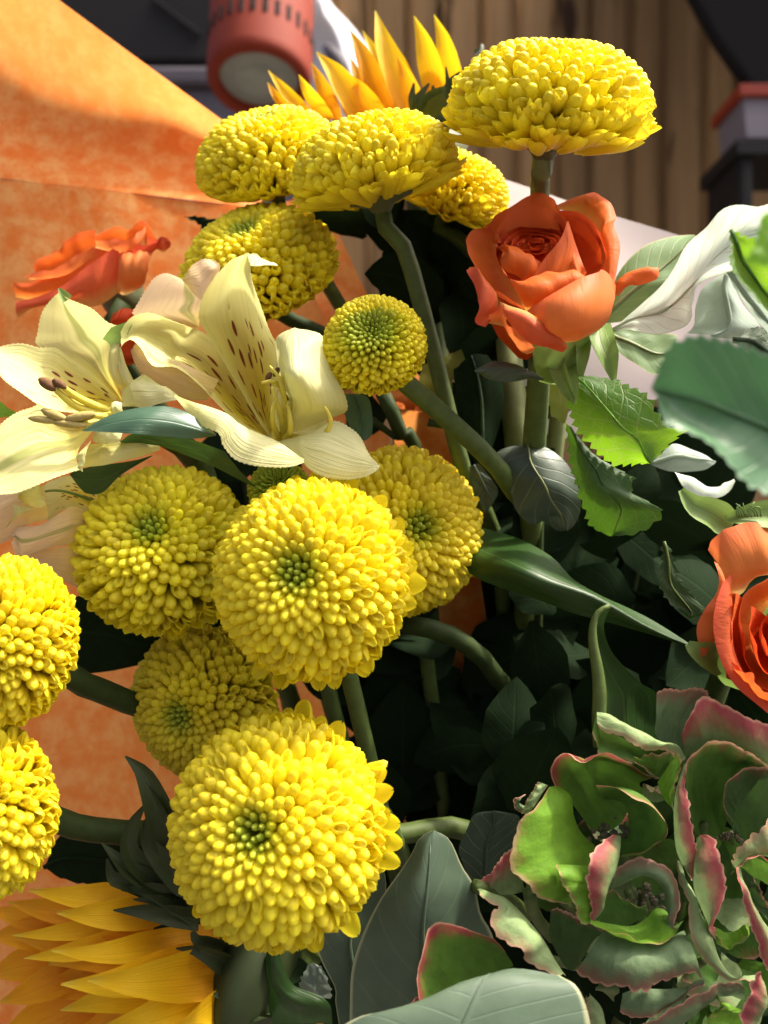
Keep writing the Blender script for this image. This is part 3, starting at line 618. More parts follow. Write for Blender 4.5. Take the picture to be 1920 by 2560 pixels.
# bottom leaves
leaf('upright grey green pointed leaf beside the pink edged hydrangea petal', SRC([(874, 2680), (876, 2520), (880, 2420), (908, 2332), (952, 2244), (1000, 2177), (1032, 2132), (1050, 2098), (1083, 2078)], [220, 214, 212]), Hc([(760, 2000), (720, 1200), (690, 985), (605, 830), (560, 630), (470, 480), (400, 320), (340, 245), (250, 213)], [220, 214, 212]), 'lf_grey', SRC([(1040, 2680), (1040, 2520), (1040, 2420), (1042, 2332), (1050, 2244), (1062, 2177), (1068, 2132), (1074, 2098), (1083, 2078)], [211, 207, 211]), na=26, nc=12, seed=43, ribr=.0006)
leaf('smooth grey green rounded leaf lowest in front of the hydrangea', SRC([(700, 2760), (770, 2640), (890, 2545), (1000, 2530), (1060, 2524)], [178, 180, 184]), SRC([(1478, 2760), (1478, 2600), (1466, 2520), (1440, 2465), (1400, 2436)], [178, 182, 186]), 'lf_grey', SRC([(1080, 2790), (1100, 2650), (1140, 2540), (1190, 2455), (1262, 2426), (1340, 2424)][:5], [172, 178, 186]), na=26, nc=14, seed=44, ribr=.0004)
leaf('grey green leaf pressed behind the upright pointed leaf', SRC([(860, 2640), (838, 2500), (838, 2470), (802, 2400), (790, 2345), (815, 2280), (880, 2200), (930, 2150)], 226), SRC([(960, 2640), (960, 2500), (960, 2440), (960, 2380), (960, 2330), (962, 2270), (965, 2200), (950, 2150)], 226), 'lf_grey', seed=45)
leaf('dull blue grey leaf in shade behind the hydrangea', Hc([(560, 700), (470, 450), (440, 340), (500, 200), (560, 90), (700, 60)], 236), Hc([(700, 600), (800, 450), (860, 300), (890, 160), (880, 90), (702, 58)], 236), 'lf_grey2', seed=46)
leaf('furry grey green leaf base under the lower chrysanthemum', zc(500, 2150, 3.318)([(600, 1360), (560, 1150), (540, 900), (560, 760), (640, 700)], 224), zc(500, 2150, 3.318)([(1100, 1360), (1060, 1170), (800, 1060), (700, 900), (660, 720)], 222), 'lf_strap', seed=47, rib=False, bulge=2)
leaf('greyish withered leaf scrap between stems and grey leaves', zc(500, 2150, 3.318)([(820, 1060), (850, 960), (920, 860), (1000, 880)], 230), zc(500, 2150, 3.318)([(1090, 1160), (1080, 1060), (1040, 950), (1002, 882)], 230), 'lf_pale', na=16, nc=6, ser=(.8, 6), rough=.6, seed=48, rib=False)
# leaves by the lilies
leaf('glossy blue green leaf lying in front of the cream lilies', SRC([(540, 1086), (500, 1052), (450, 1024), (400, 1015), (330, 1022), (260, 1045), (205, 1076)], [212, 206, 206]), SRC([(540, 1090), (480, 1096), (400, 1091), (340, 1085), (300, 1082), (250, 1080), (205, 1078)], [212, 202, 206]), 'lf_blue', SRC([(540, 1088), (490, 1072), (425, 1056), (365, 1052), (315, 1054), (255, 1064), (205, 1077)], [210, 203, 206]), na=26, nc=8, seed=49, rib=False, rough=.15)
leaf('dark green leaf under the glossy leaf', SRC([(300, 1104), (330, 1086), (400, 1092), (480, 1098), (560, 1130)], 222), SRC([(302, 1106), (380, 1110), (440, 1130), (520, 1160), (640, 1220)], 226), 'lf_strap', seed=50, rib=False)
leaf('dark green leaf between lily petal and shaded chrysanthemum', SRC([(175, 1186), (210, 1230), (255, 1232), (300, 1190), (380, 1140)], 232), SRC([(178, 1180), (230, 1166), (290, 1158), (340, 1150), (382, 1138)], 232), 'lf_strap', seed=51, rib=False)
leaf('pointed green leaf right of the curled lily sepal', SRC([(858, 985), (860, 1030), (880, 1080), (903, 1106)], 240), SRC([(890, 985), (924, 1000), (931, 1078), (905, 1107)], 238), 'lf_blue', seed=52, ribr=.0004)
leaf('small green leaf tip behind the spotted lily petal', SRC([(-20, 1000), (0, 1003), (20, 1020), (48, 1034)], 238), SRC([(-20, 1060), (0, 1045), (22, 1042), (49, 1036)], 238), 'lf_lime', na=10, nc=4, seed=53, rib=False)
leaf('dark leaf tip against the orange paper beside a chrysanthemum', SRC([(460, 542), (500, 560), (505, 590), (530, 600)], 300), SRC([(462, 541), (510, 545), (560, 555), (580, 570)], 300), 'lf_shade', na=16, nc=4, ser=(1, 5), seed=54, rib=False)
leaf('brown shaded leaf behind the lower sunflower', SRC([(110, 2170), (170, 2200), (240, 2215), (330, 2220), (420, 2220)], 262), SRC([(112, 2165), (150, 2090), (230, 2085), (330, 2095), (420, 2100)], 262), 'lf_shade', na=20, nc=6, ser=(1, 6), seed=55)
leaf('blackish leaf in shade between the side chrysanthemums', SRC([(120, 1640), (180, 1680), (260, 1680), (360, 1660)], 262), SRC([(150, 1520), (220, 1480), (300, 1500), (380, 1580)], 262), 'lf_shade', seed=56, rib=False)

# deep foliage: leafy branches that fill the shaded heart of the bunch
def branch(label, path, specs, seed, mat='lf_shade'):
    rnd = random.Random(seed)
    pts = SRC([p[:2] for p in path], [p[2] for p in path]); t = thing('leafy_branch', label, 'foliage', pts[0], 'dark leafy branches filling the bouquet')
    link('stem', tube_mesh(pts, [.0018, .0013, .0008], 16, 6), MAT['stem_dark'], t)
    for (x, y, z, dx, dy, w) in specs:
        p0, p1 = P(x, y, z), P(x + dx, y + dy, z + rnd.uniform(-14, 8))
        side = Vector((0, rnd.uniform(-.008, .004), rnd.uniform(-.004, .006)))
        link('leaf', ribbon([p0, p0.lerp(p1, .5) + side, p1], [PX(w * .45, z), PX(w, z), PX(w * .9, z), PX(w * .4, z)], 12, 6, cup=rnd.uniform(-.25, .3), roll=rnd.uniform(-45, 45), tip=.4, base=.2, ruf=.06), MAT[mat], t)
rnd = random.Random(5)
def fill(x0, x1, y0, y1, z0, z1, n, w0, w1, l0, l1):
    out = []
    for i in range(n):
        a = rnd.uniform(0, 6.28); l = rnd.uniform(l0, l1)
        out.append((rnd.uniform(x0, x1), rnd.uniform(y0, y1), rnd.uniform(z0, z1), math.cos(a) * l, math.sin(a) * l, rnd.uniform(w0, w1)))
    return out
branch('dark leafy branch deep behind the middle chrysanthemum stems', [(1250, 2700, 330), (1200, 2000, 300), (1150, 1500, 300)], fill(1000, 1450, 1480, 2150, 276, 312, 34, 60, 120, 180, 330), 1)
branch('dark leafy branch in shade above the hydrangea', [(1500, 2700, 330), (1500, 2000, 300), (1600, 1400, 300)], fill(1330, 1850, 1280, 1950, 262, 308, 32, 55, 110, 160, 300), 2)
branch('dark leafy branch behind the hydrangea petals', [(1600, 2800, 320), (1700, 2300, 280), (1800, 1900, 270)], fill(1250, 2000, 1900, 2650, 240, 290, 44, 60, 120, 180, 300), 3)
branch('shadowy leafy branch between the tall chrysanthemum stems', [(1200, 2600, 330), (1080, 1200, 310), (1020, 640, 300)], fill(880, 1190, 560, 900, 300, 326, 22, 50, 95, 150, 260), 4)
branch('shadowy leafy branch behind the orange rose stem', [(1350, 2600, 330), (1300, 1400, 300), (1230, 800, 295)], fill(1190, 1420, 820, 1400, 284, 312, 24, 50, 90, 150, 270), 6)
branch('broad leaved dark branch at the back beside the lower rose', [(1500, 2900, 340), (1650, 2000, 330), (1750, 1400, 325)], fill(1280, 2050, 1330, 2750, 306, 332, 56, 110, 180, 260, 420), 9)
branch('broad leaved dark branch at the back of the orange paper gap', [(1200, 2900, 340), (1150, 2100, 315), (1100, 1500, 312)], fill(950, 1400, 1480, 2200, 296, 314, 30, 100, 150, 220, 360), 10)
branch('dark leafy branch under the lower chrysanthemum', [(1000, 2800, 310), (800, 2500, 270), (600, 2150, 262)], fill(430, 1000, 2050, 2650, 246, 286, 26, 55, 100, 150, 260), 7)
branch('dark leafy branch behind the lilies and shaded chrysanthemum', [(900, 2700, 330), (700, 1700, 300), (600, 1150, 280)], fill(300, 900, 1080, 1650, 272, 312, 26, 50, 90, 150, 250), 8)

# ------------------------------------------------------------------ spray stems seen between the flowers
def stick(label, pts, rad, mat, side=None):
    w_ = SRC([p[:2] for p in pts], [p[2] for p in pts]); t = thing('cut_stem', label, 'stem', w_[-1])
    sk = link('stalk', tube_mesh(w_, rad, 22, 8), MAT[mat], t)
    if side:
        for s in side: link('side_shoot', tube_mesh(SRC([p[:2] for p in s], [p[2] for p in s]), [.0014, .0009], 8, 6), MAT[mat], sk, Matrix.Identity(4))
stick('thick pale stem running down behind the orange rose', [(1230, 560, 300), (1255, 760, 290), (1275, 900, 284), (1290, 1080, 282), (1330, 1500, 300), (1250, 2800, 335)], [.0040, .0046, .0046, .004], 'stem_pale')
stick('thin green stem beside the rose stem', [(1330, 860, 268), (1345, 1000, 268), (1350, 1200, 270), (1330, 2800, 330)], [.0014, .0014, .0016], 'stem_dark')
stick('dark stem with a short side shoot crossing the orange paper', [(955, 980, 272), (1000, 1080, 274), (1060, 1300, 284), (1180, 2800, 335)], [.0026, .0024, .0024], 'stem_dark', [[(930, 1050, 272), (960, 1072, 273), (990, 1095, 274)], [(1070, 1055, 262), (1100, 1062, 262), (1120, 1068, 263)]])
stick('soft green stem sloping away under the middle chrysanthemum', [(1010, 1560, 262), (1130, 1590, 266), (1240, 1690, 276), (1320, 1900, 296), (1300, 2800, 335)], [.003, .0032, .003], 'stem_dark')
stick('pale green stem passing behind the lower chrysanthemum', [(900, 2085, 246), (1010, 2085, 250), (1160, 2075, 256), (1300, 2200, 280), (1250, 2900, 330)], [.003, .0032, .003], 'stem_green')

# ------------------------------------------------------------------ orange roses
def petal(t, c0, c1, mat, bulge=2.0, ruf=(.5, 2), na=34, nc=10, rough=.25, mids=None, seed=0, name='petal', swap=True):
    return link(name, loft([c0] + (mids or []) + [c1], na, nc, bulge=bulge, ruf=ruf, rough=rough, swap=swap, seed=seed), MAT[mat], t)
r1 = thing('rose', 'open orange rose with a pointed petal tip, in front of the white paper', 'rose', R1([(800, 1260)], 232)[0], 'orange roses')
# whorl
def whorl(t, conv, cx, cy, z, specs, mat, tilt=.46):
    """nested rolled petals round the eye: (radius px, start deg, sweep deg, depth mm)"""
    for i, (r, a0, sw, dz) in enumerate(specs):
        n = 14; rim, base = [], []
        for k in range(n + 1):
            a = math.radians(a0 + sw * k / n); rr = r * (1 - .10 * k / n)
            x, y = rr * math.cos(a), rr * math.sin(a) * tilt
            zz = z + dz - y * .10
            rim.append(conv([(cx + x, cy + y)], zz)[0]); base.append(conv([(cx + x * .72, cy + y * .75 + 42)], zz + 9)[0])
        petal(t, base, rim, mat, bulge=0, ruf=(.25, 3), na=20, nc=6, seed=i + 60)
whorl(r1, R1, 620, 480, 227, [(50, 20, 330, 0), (92, 200, 300, .3), (135, 330, 290, .5), (180, 150, 270, .6), (228, 170, 215, 1), (275, 185, 175, 2), (315, 190, 165, 4)], 'rose_deep', .5)
link('heart', lathe([(.001, .006), (.006, .0065), (.012, .003), (.015, -.004), (.0145, -.012), (.010, -.020), (.004, -.026)], 24, Matrix.Translation(R1([(640, 640)], 239)[0]) @ Matrix.Rotation(math.radians(25), 4, 'X')), MAT['rose_deep'], r1)
petal(r1, R1([(330, 640), (350, 600), (450, 600), (600, 600), (720, 580), (800, 560), (850, 560)], 236), R1([(335, 470), (360, 350), (450, 225), (600, 188), (740, 215), (850, 290), (880, 420)], [232, 240, 244, 240, 234]), 'rose', bulge=-4, seed=1)
petal(r1, R1([(270, 560), (330, 560), (420, 560), (560, 540), (700, 480), (860, 420)], 246), R1([(250, 345), (320, 270), (430, 205), (560, 130), (640, 88), (735, 118), (800, 186)], [238, 246, 252, 252, 248]), 'rose', bulge=-3, seed=2)
petal(r1, R1([(900, 740), (900, 620), (860, 500), (820, 400), (800, 330), (790, 300)], [230, 238, 242]), R1([(1160, 700), (1150, 560), (1120, 430), (1050, 310), (940, 240), (800, 238)], [222, 226, 236, 242]), 'rose_deep', bulge=-5, seed=3)
petal(r1, R1([(1120, 720), (1120, 600), (1100, 450), (1030, 320), (930, 255), (790, 220)], [226, 232, 240, 244]), R1([(1218, 760), (1245, 600), (1258, 480), (1222, 345), (1232, 280), (1190, 170), (1100, 106), (1080, 102), (1060, 112), (930, 140), (780, 195)], [224, 230, 240, 250, 250]), 'rose', bulge=2, seed=4)
petal(r1, R1([(560, 960), (500, 860), (420, 740), (360, 640), (330, 540), (340, 460)], [222, 226, 232]), R1([(525, 975), (400, 880), (250, 770), (140, 600), (105, 480), (140, 382), (290, 350)], [217, 219, 226, 236, 242]), 'rose', bulge=-2.5, ruf=(.6, 2), seed=5, mids=[R1([(545, 968), (455, 870), (345, 755), (270, 610), (235, 500), (260, 420), (320, 400)], [221, 225, 233, 240])])
petal(r1, R1([(540, 960), (560, 850), (560, 780), (520, 740), (440, 700), (400, 650)], 224), R1([(680, 608), (640, 600), (560, 560), (460, 512), (345, 508), (340, 480)], [222, 225, 230]), 'rose', bulge=2.5, seed=6, mids=[R1([(600, 760), (600, 700), (560, 660), (490, 620), (400, 600), (370, 560)], 220)])
petal(r1, R1([(560, 960), (640, 900), (760, 850), (900, 790), (1010, 750)], 223), R1([(600, 735), (700, 590), (800, 460), (838, 330), (852, 306), (872, 328), (900, 400), (960, 580), (1000, 700)], [220, 221, 224, 226, 221]), 'rose', bulge=2.5, ruf=(.3, 1), seed=7)
petal(r1, R1([(560, 1000), (600, 1000), (680, 960), (800, 900), (1000, 820)], 217), R1([(365, 635), (405, 712), (480, 757), (560, 757), (640, 715), (705, 675), (790, 692), (900, 690), (1020, 715)], [218, 215, 214, 214, 216]), 'rose', bulge=2.0, seed=8, mids=[R1([(510, 890), (530, 880), (580, 870), (650, 840), (760, 810), (880, 780), (1010, 770)], [214, 211, 213])])
petal(r1, R1([(700, 1150), (800, 1200), (880, 1215), (960, 1180), (1060, 1110)], [220, 221, 226]), R1([(552, 990), (700, 890), (870, 792), (1000, 725), (1120, 684), (1142, 676), (1165, 694), (1225, 790)], [212, 208, 208, 212, 222]), 'rose_pale', bulge=3.5, ruf=(.4, 1), seed=9, mids=[R1([(620, 1070), (760, 1040), (900, 1020), (1040, 990), (1180, 930)], [213, 206, 206, 212, 222])])
petal(r1, R1([(1180, 900), (1200, 830), (1230, 790)], 225), R1([(1240, 862), (1330, 800), (1400, 790), (1530, 745), (1552, 662)], [224, 222, 222]), 'rose', bulge=1.0, ruf=(.2, 1), seed=10, mids=[R1([(1215, 870), (1260, 800), (1310, 740), (1400, 690), (1540, 664)], 222)])
petal(r1, R1([(355, 912), (450, 950), (560, 985), (680, 1070), (780, 1150), (866, 1240)], [212, 208, 211]), R1([(405, 1010), (440, 1090), (530, 1180), (620, 1240), (720, 1260), (830, 1292)], [212, 207, 211]), 'rose_pink', bulge=3, ruf=(.3, 1), seed=11)
petal(r1, R1([(620, 1250), (600, 1290), (545, 1300), (500, 1180), (400, 1100), (265, 1080)], 224), R1([(640, 1240), (560, 1200), (440, 1090), (405, 1010), (380, 930), (270, 1000)], [218, 214, 216]), 'rose_pale', bulge=1.5, seed=12)
petal(r1, R1([(360, 960), (345, 890), (280, 780), (190, 690), (125, 665)], [222, 220, 222]), R1([(255, 1100), (180, 1060), (190, 950), (188, 850), (122, 668)], [218, 216, 220]), 'rose_pink', bulge=2.5, ruf=(.4, 1), seed=13)
rose_cal = lathe([(.001, -.008), (.0045, -.0075), (.0065, -.003), (.0075, .002), (.0095, .008), (.013, .014)], 18, Matrix.Translation(R1([(800, 1310)], 232)[0]) @ Matrix.Rotation(math.radians(6), 4, 'Y'))
link('calyx', rose_cal, MAT['lf_sepal'], r1)
for pts, wd in (([(1100, 1080), (1110, 1200), (1160, 1330), (1210, 1500)], [.0028, .0036, .003, .0008]), ([(960, 1160), (970, 1260), (965, 1380), (960, 1470)], [.003, .0024, .0018, .0008]), ([(780, 1290), (800, 1400), (850, 1540), (905, 1650)], [.003, .0026, .002, .0008]), ([(860, 1300), (880, 1420), (905, 1550), (915, 1680)], [.0026, .0022, .0016, .0006])):
    link('sepal', ribbon(R1(pts, [232, 224, 226]), wd, 14, 6, cup=.5, roll=random.uniform(-30, 30), tip=.0), MAT['lf_sepal'], r1)
link('stem', tube_mesh([*R1([(780, 1300), (655, 1330), (650, 1480), (640, 1650)], [236, 240, 246]), P(1330, 1200, 262), P(1300, 1700, 300), GATHER], [.0030, .0040, .0036, .003], 26, 10), MAT['stem_green'], r1)

r2 = thing('rose', 'orange red rose in profile against the orange paper', 'rose', B_([(940, 700)], 300)[0], 'orange roses')
q = [('rose_pale', [(880, 640), (900, 640), (950, 650), (1050, 590)], [(895, 290), (1000, 320), (1100, 300), (1172, 285)], 3, [[(885, 480), (960, 480), (1060, 470), (1115, 440)]]),
     ('rose_pink', [(880, 640), (800, 700), (700, 740), (500, 730), (260, 745), (130, 830)], [(898, 268), (780, 350), (650, 440), (500, 560), (300, 660), (120, 700)], 3, None),
     ('rose', [(880, 420), (760, 520), (560, 620), (300, 690), (120, 670)], [(890, 280), (700, 300), (560, 440), (400, 490), (220, 560), (110, 560)], 2, None),
     ('rose', [(720, 330), (620, 410), (520, 450), (400, 490), (250, 520)], [(712, 165), (600, 185), (490, 250), (430, 330), (290, 385), (258, 450)], -3, None),
     ('rose_pale', [(700, 380), (560, 460), (400, 500), (230, 540)], [(708, 290), (600, 340), (470, 430), (300, 475), (190, 515)], 2, None),
     ('rose', [(715, 300), (860, 310), (1000, 300), (1150, 290)], [(718, 205), (800, 165), (880, 138), (960, 168), (1050, 92), (1105, 122), (1172, 225)], -2, None),
     ('rose_pale', [(720, 300), (860, 330), (980, 320), (1080, 270)], [(715, 235), (860, 240), (960, 238), (1040, 190), (1090, 135)], 2, None),
     ('rose_pink', [(905, 360), (1030, 340), (1110, 300), (1170, 290)], [(925, 328), (1040, 290), (1130, 265), (1200, 240), (1250, 225), (1285, 262)], 2, None),
     ('rose_pink', [(1110, 300), (1165, 298), (1220, 333), (1278, 292)], [(1100, 210), (1170, 232), (1240, 222), (1286, 258)], 1, None),
     ('rose_deep', [(900, 640), (880, 540), (890, 420)], [(908, 620), (915, 500), (905, 330)], 1, None)]
for i, (m, a, b, bu, mids) in enumerate(q):
    zz = 292 - 3 * (i in (1, 4, 6, 7, 8)) + 8 * (i in (3, 5))
    petal(r2, B_(a, zz + 3), B_(b, [zz, zz - 2, zz + 3]), m, bulge=bu, seed=80 + i, mids=[B_(x, zz - 6) for x in mids] if mids else None)
link('calyx', lathe([(.001, -.006), (.005, -.005), (.0075, 0), (.008, .003), (.009, .006)], 16, Matrix.Translation(B_([(935, 715)], 308)[0]) @ Matrix.Rotation(math.radians(-20), 4, 'Y')), MAT['calyx'], r2)
link('stem', tube_mesh([*B_([(930, 710), (850, 830), (900, 1100)], 302), P(600, 1400, 320), GATHER], [.003, .003], 20, 8), MAT['stem_dark'], r2)
rb = thing('rosebud', 'small red orange rosebud peeping behind the lily petals', 'rose', B_([(900, 900)], 286)[0], 'orange roses')
petal(rb, B_([(820, 860), (900, 920), (1000, 860)], 286), B_([(850, 790), (930, 750), (1010, 770)], 284), 'rose_deep', bulge=4, seed=95)
petal(rb, B_([(900, 1160), (960, 1180), (1010, 1160)], 288), B_([(900, 1000), (960, 980), (1010, 1000)], 288), 'rose_deep', bulge=3, seed=96)
link('bud_base', tube_mesh(B_([(930, 900), (940, 980), (950, 1150)], 290), [.006, .008, .006], 8, 8), MAT['rose_deep'], rb)

r3 = thing('rose', 'large orange rose with creamy petal bases beside the hydrangea', 'rose', F_([(1500, 1100)], 225)[0], 'orange roses')
petal(r3, F_([(1350, 600), (1400, 580), (1470, 540), (1560, 440), (1700, 400), (1850, 400)], 224), F_([(1222, 220), (1250, 150), (1320, 80), (1400, 48), (1500, 20), (1659, 42), (1850, 70)], [218, 212, 214, 218]), 'rose_pale', bulge=1.5, ruf=(.7, 2), seed=101, mids=[F_([(1330, 420), (1370, 390), (1450, 360), (1540, 320), (1680, 300), (1850, 280)], 213)])
petal(r3, F_([(1340, 360), (1345, 450), (1310, 560), (1275, 680), (1275, 800), (1235, 950), (1185, 1055)], 221), F_([(1255, 310), (1272, 420), (1268, 560), (1180, 690), (1138, 800), (1148, 960), (1135, 1050)], [222, 216, 217]), 'rose_pale', bulge=2, ruf=(.4, 1), seed=102)
petal(r3, F_([(1400, 420), (1375, 580), (1355, 750), (1370, 950), (1440, 1150), (1560, 1300), (1720, 1430)], 214), F_([(1384, 408), (1310, 500), (1262, 700), (1262, 900), (1300, 1080), (1400, 1230), (1560, 1365), (1720, 1500)], [212, 208, 209, 210]), 'rose_pink', bulge=2.5, ruf=(.2, 1), seed=103)
whl = [(620, 150, 110, 6), (545, 150, 140, 3), (455, 110, 200, 4), (350, 150, 200, 1), (230, 100, 280, 3), (110, 20, 320, 4)]
for i, (r, a0, sw, dz) in enumerate(whl):
    n = 16; rim, base = [], []
    for k in range(n + 1):
        a = math.radians(a0 + sw * k / n); w1 = 1 + .07 * math.sin(k * .9 + i * 2.3) + .03 * math.sin(k * 2.3 + i)
        rim.append(F_([(1800 + r * .78 * w1 * math.cos(a), 830 - r * .98 * w1 * math.sin(a))], 205 + dz + (620 - r) * .012)[0])
        base.append(F_([(1815 + r * .48 * math.cos(a), 850 - r * .62 * math.sin(a))], 222 + dz)[0])
    petal(r3, base, rim, 'rose' if i < 3 else 'rose_deep', bulge=-2.0, ruf=(.5, 2), na=22, nc=8, seed=110 + i)
petal(r3, F_([(1420, 1140), (1520, 1200), (1600, 1280), (1720, 1380)], 212), F_([(1400, 1095), (1460, 1130), (1540, 1170), (1640, 1290), (1740, 1350)], 206), 'rose', bulge=1.5, seed=120)
link('calyx', lathe([(.001, -.007), (.007, -.005), (.011, .001), (.015, .008), (.018, .016)], 18, Matrix.Translation(F_([(1420, 1020)], 236)[0]) @ Matrix.Rotation(math.radians(75), 4, 'Y')), MAT['lf_sepal'], r3)
for a in ([(1385, 55), (1240, -40), (1100, -110), (1005, -225)], [(1900, -10), (1650, -30), (1450, -20), (1340, -5)], [(1280, 1060), (1210, 1030), (1120, 980), (1055, 925)]):
    sp_ = link('sepal', ribbon(F_(a, [222, 216, 218]), [.003, .0042, .0032, .0008], 14, 6, cup=.5, roll=15, tip=0), MAT['lf_sepal'], r3)
r3_top = sp_
for k in range(9):
    x = 1430 + k * 22; link('sepal_hair', tube_mesh(F_([(x, -25), (x + random.uniform(-50, -5), -60 - random.uniform(0, 40)), (x + random.uniform(-80, 20), -90 - random.uniform(0, 60))], 216), [.00035, .00015], 5, 4), MAT['lf_sepal'], r3_top, Matrix.Identity(4))
link('stem', tube_mesh([F_([(1440, 1020)], 238)[0], P(1800, 1700, 262), P(1650, 2100, 290), GATHER], [.0035, .003], 16, 8), MAT['stem_green'], r3)

# ------------------------------------------------------------------ sunflowers
def ray(t, conv, tip, base, hw, z, mat, roll=0, bend=0, f=3, cup=.35):
    tx, ty = tip; bx, by = base; n = Vector((-(by - ty), bx - tx)).normalized() * bend
    zt, zb = z if isinstance(z, tuple) else (z, z + 8)
    pts = [conv([base], zb)[0], conv([((tx * .35 + bx * .65) + n.x * .8, (ty * .35 + by * .65) + n.y * .8)], zb * .6 + zt * .4 - 2)[0], conv([((tx * .7 + bx * .3) + n.x, (ty * .7 + by * .3) + n.y)], zt)[0], conv([tip], zt + 2)[0]]
    w = PX(hw / f, zt) * (1.18 if conv is S2 else 1.0); link('ray_petal', ribbon(pts, [w * .55, w * .88, w, w * .92, w * .66, w * .34, w * .04], 18, 8, cup=cup, roll=roll, tip=0, ruf=.05), MAT[mat], t)
s1 = thing('sunflower', 'tall sunflower with upright golden petals behind the top chrysanthemums', 'sunflower', S1([(1050, 1150)], 312)[0], 'sunflowers')
for tip, base, hw, z, m, be in (((90, 525), (420, 900), 52, 304, 'sun_a', 10), ((85, 615), (300, 900), 45, 306, 'sun_b', 10), ((320, 560), (560, 900), 62, 302, 'sun_a', 12), ((415, 468), (620, 900), 60, 308, 'sun_b', 0), ((455, 390), (830, 960), 105, 298, 'sun_a', -25), ((705, 430), (900, 900), 55, 312, 'sun_b', 0),
     ((705, 225), (1000, 950), 95, 304, 'sun_b', -15), ((800, 230), (1100, 900), 70, 310, 'sun_a', -15), ((720, 570), (960, 980), 95, 299, 'sun_b', 0), ((895, 80), (1210, 920), 115, 302, 'sun_a', 30), ((1060, 420), (1260, 960), 80, 298, 'sun_b', -10), ((1185, 120), (1400, 850), 98, 304, 'sun_a', -15), ((1335, 110), (1520, 800), 88, 308, 'sun_a', -20), ((1300, 380), (1420, 900), 70, 312, 'sun_b', -10), ((600, 480), (800, 950), 85, 310, 'sun_b', 0)):
    ray(s1, S1, tip, base, hw, z, m, roll=random.uniform(-25, 25), bend=be)
link('head', lathe([(.001, -.010), (.012, -.009), (.022, -.003), (.024, .004), (.016, .009), (.001, .010)], 24, Matrix.Translation(S1([(1120, 1120)], 318)[0]) @ Matrix.Rotation(math.radians(35), 4, 'X')), MAT['calyx'], s1)
for pts, wd in (([(1400, 880), (1440, 740), (1500, 620), (1580, 515)], [.003, .0034, .0026, .0004]), ([(1185, 830), (1172, 740), (1185, 620)], [.0012, .0014, .0003]), ([(1205, 840), (1230, 730), (1300, 625)], [.0016, .0016, .0003]), ([(1460, 740), (1445, 640), (1425, 500)], [.0012, .001, .0003]), ([(1345, 780), (1335, 700), (1325, 640)], [.0014, .0012, .0003]), ([(1270, 870), (1330, 800), (1440, 760)], [.003, .005, .005]), ([(1700, 330), (1690, 360), (1640, 400)], [.0004, .001, .001]), ([(1300, 930), (1380, 860), (1460, 800)], [.004, .006, .005])):
    link('bract', ribbon(S1(pts, [296, 294, 293]), wd, 10, 6, cup=.4, roll=random.uniform(-20, 20), tip=.0), MAT['lf_bract'], s1)
link('stem', tube_mesh([S1([(1120, 1140)], 322)[0], P(1080, 700, 330), P(1100, 1400, 335), GATHER], [.005, .005], 16, 8), MAT['stem_green'], s1)
s2 = thing('sunflower', 'low sunflower with long drooping golden petals under the chrysanthemums', 'sunflower', S2([(1900, 1250)], 240)[0], 'sunflowers')
for tip, base, hw, z, m, be in (((-90, 800), (700, 900), 105, (238, 244), 'sun_b', 20), ((60, 745), (900, 830), 95, (234, 242), 'sun_b', 20), ((-80, 1010), (700, 1000), 130, (236, 244), 'sun_b', -20), ((-90, 1290), (600, 1150), 125, (238, 244), 'sun_b', -20), ((0, 1495), (750, 1150), 115, (232, 242), 'sun_b', 20), ((-40, 1780), (800, 1350), 150, (236, 244), 'sun_b', 20), ((120, 1010), (800, 1060), 95, (232, 240), 'sun_b', 0), ((400, 1900), (1200, 1500), 150, (238, 246), 'sun_b', 20), ((300, 1420), (900, 1250), 110, (235, 242), 'sun_b', 0),
     ((205, 655), (1330, 720), 98, (226, 236), 'sun_a', 30), ((90, 995), (1150, 870), 68, (226, 236), 'sun_a', 20), ((428, 825), (1300, 800), 105, (220, 232), 'sun_a', 20), ((180, 1165), (1150, 950), 75, (222, 232), 'sun_a', 30), ((365, 1210), (1200, 1120), 115, (224, 232), 'sun_b', -30), ((385, 1110), (1640, 985), 105, (216, 240), 'sun_a', 60), ((455, 1555), (1400, 1400), 100, (220, 230), 'sun_a', -20), ((458, 1360), (1800, 1120), 150, (212, 238), 'sun_a', 70), ((660, 1330), (1880, 1220), 165, (208, 236), 'sun_a', 40), ((700, 1720), (1900, 1330), 180, (210, 236), 'sun_a', 50), ((1180, 1800), (1950, 1440), 170, (212, 236), 'sun_a', 30)):
    ray(s2, S2, tip, base, hw, z, m, roll=random.uniform(-14, 14), bend=be)
link('head', lathe([(.001, -.012), (.014, -.011), (.026, -.004), (.030, .004), (.02, .010), (.001, .011)], 26, Matrix.Translation(S2([(1900, 1250)], 246)[0]) @ Matrix.Rotation(math.radians(-70), 4, 'Y')), MAT['lf_bract'], s2)
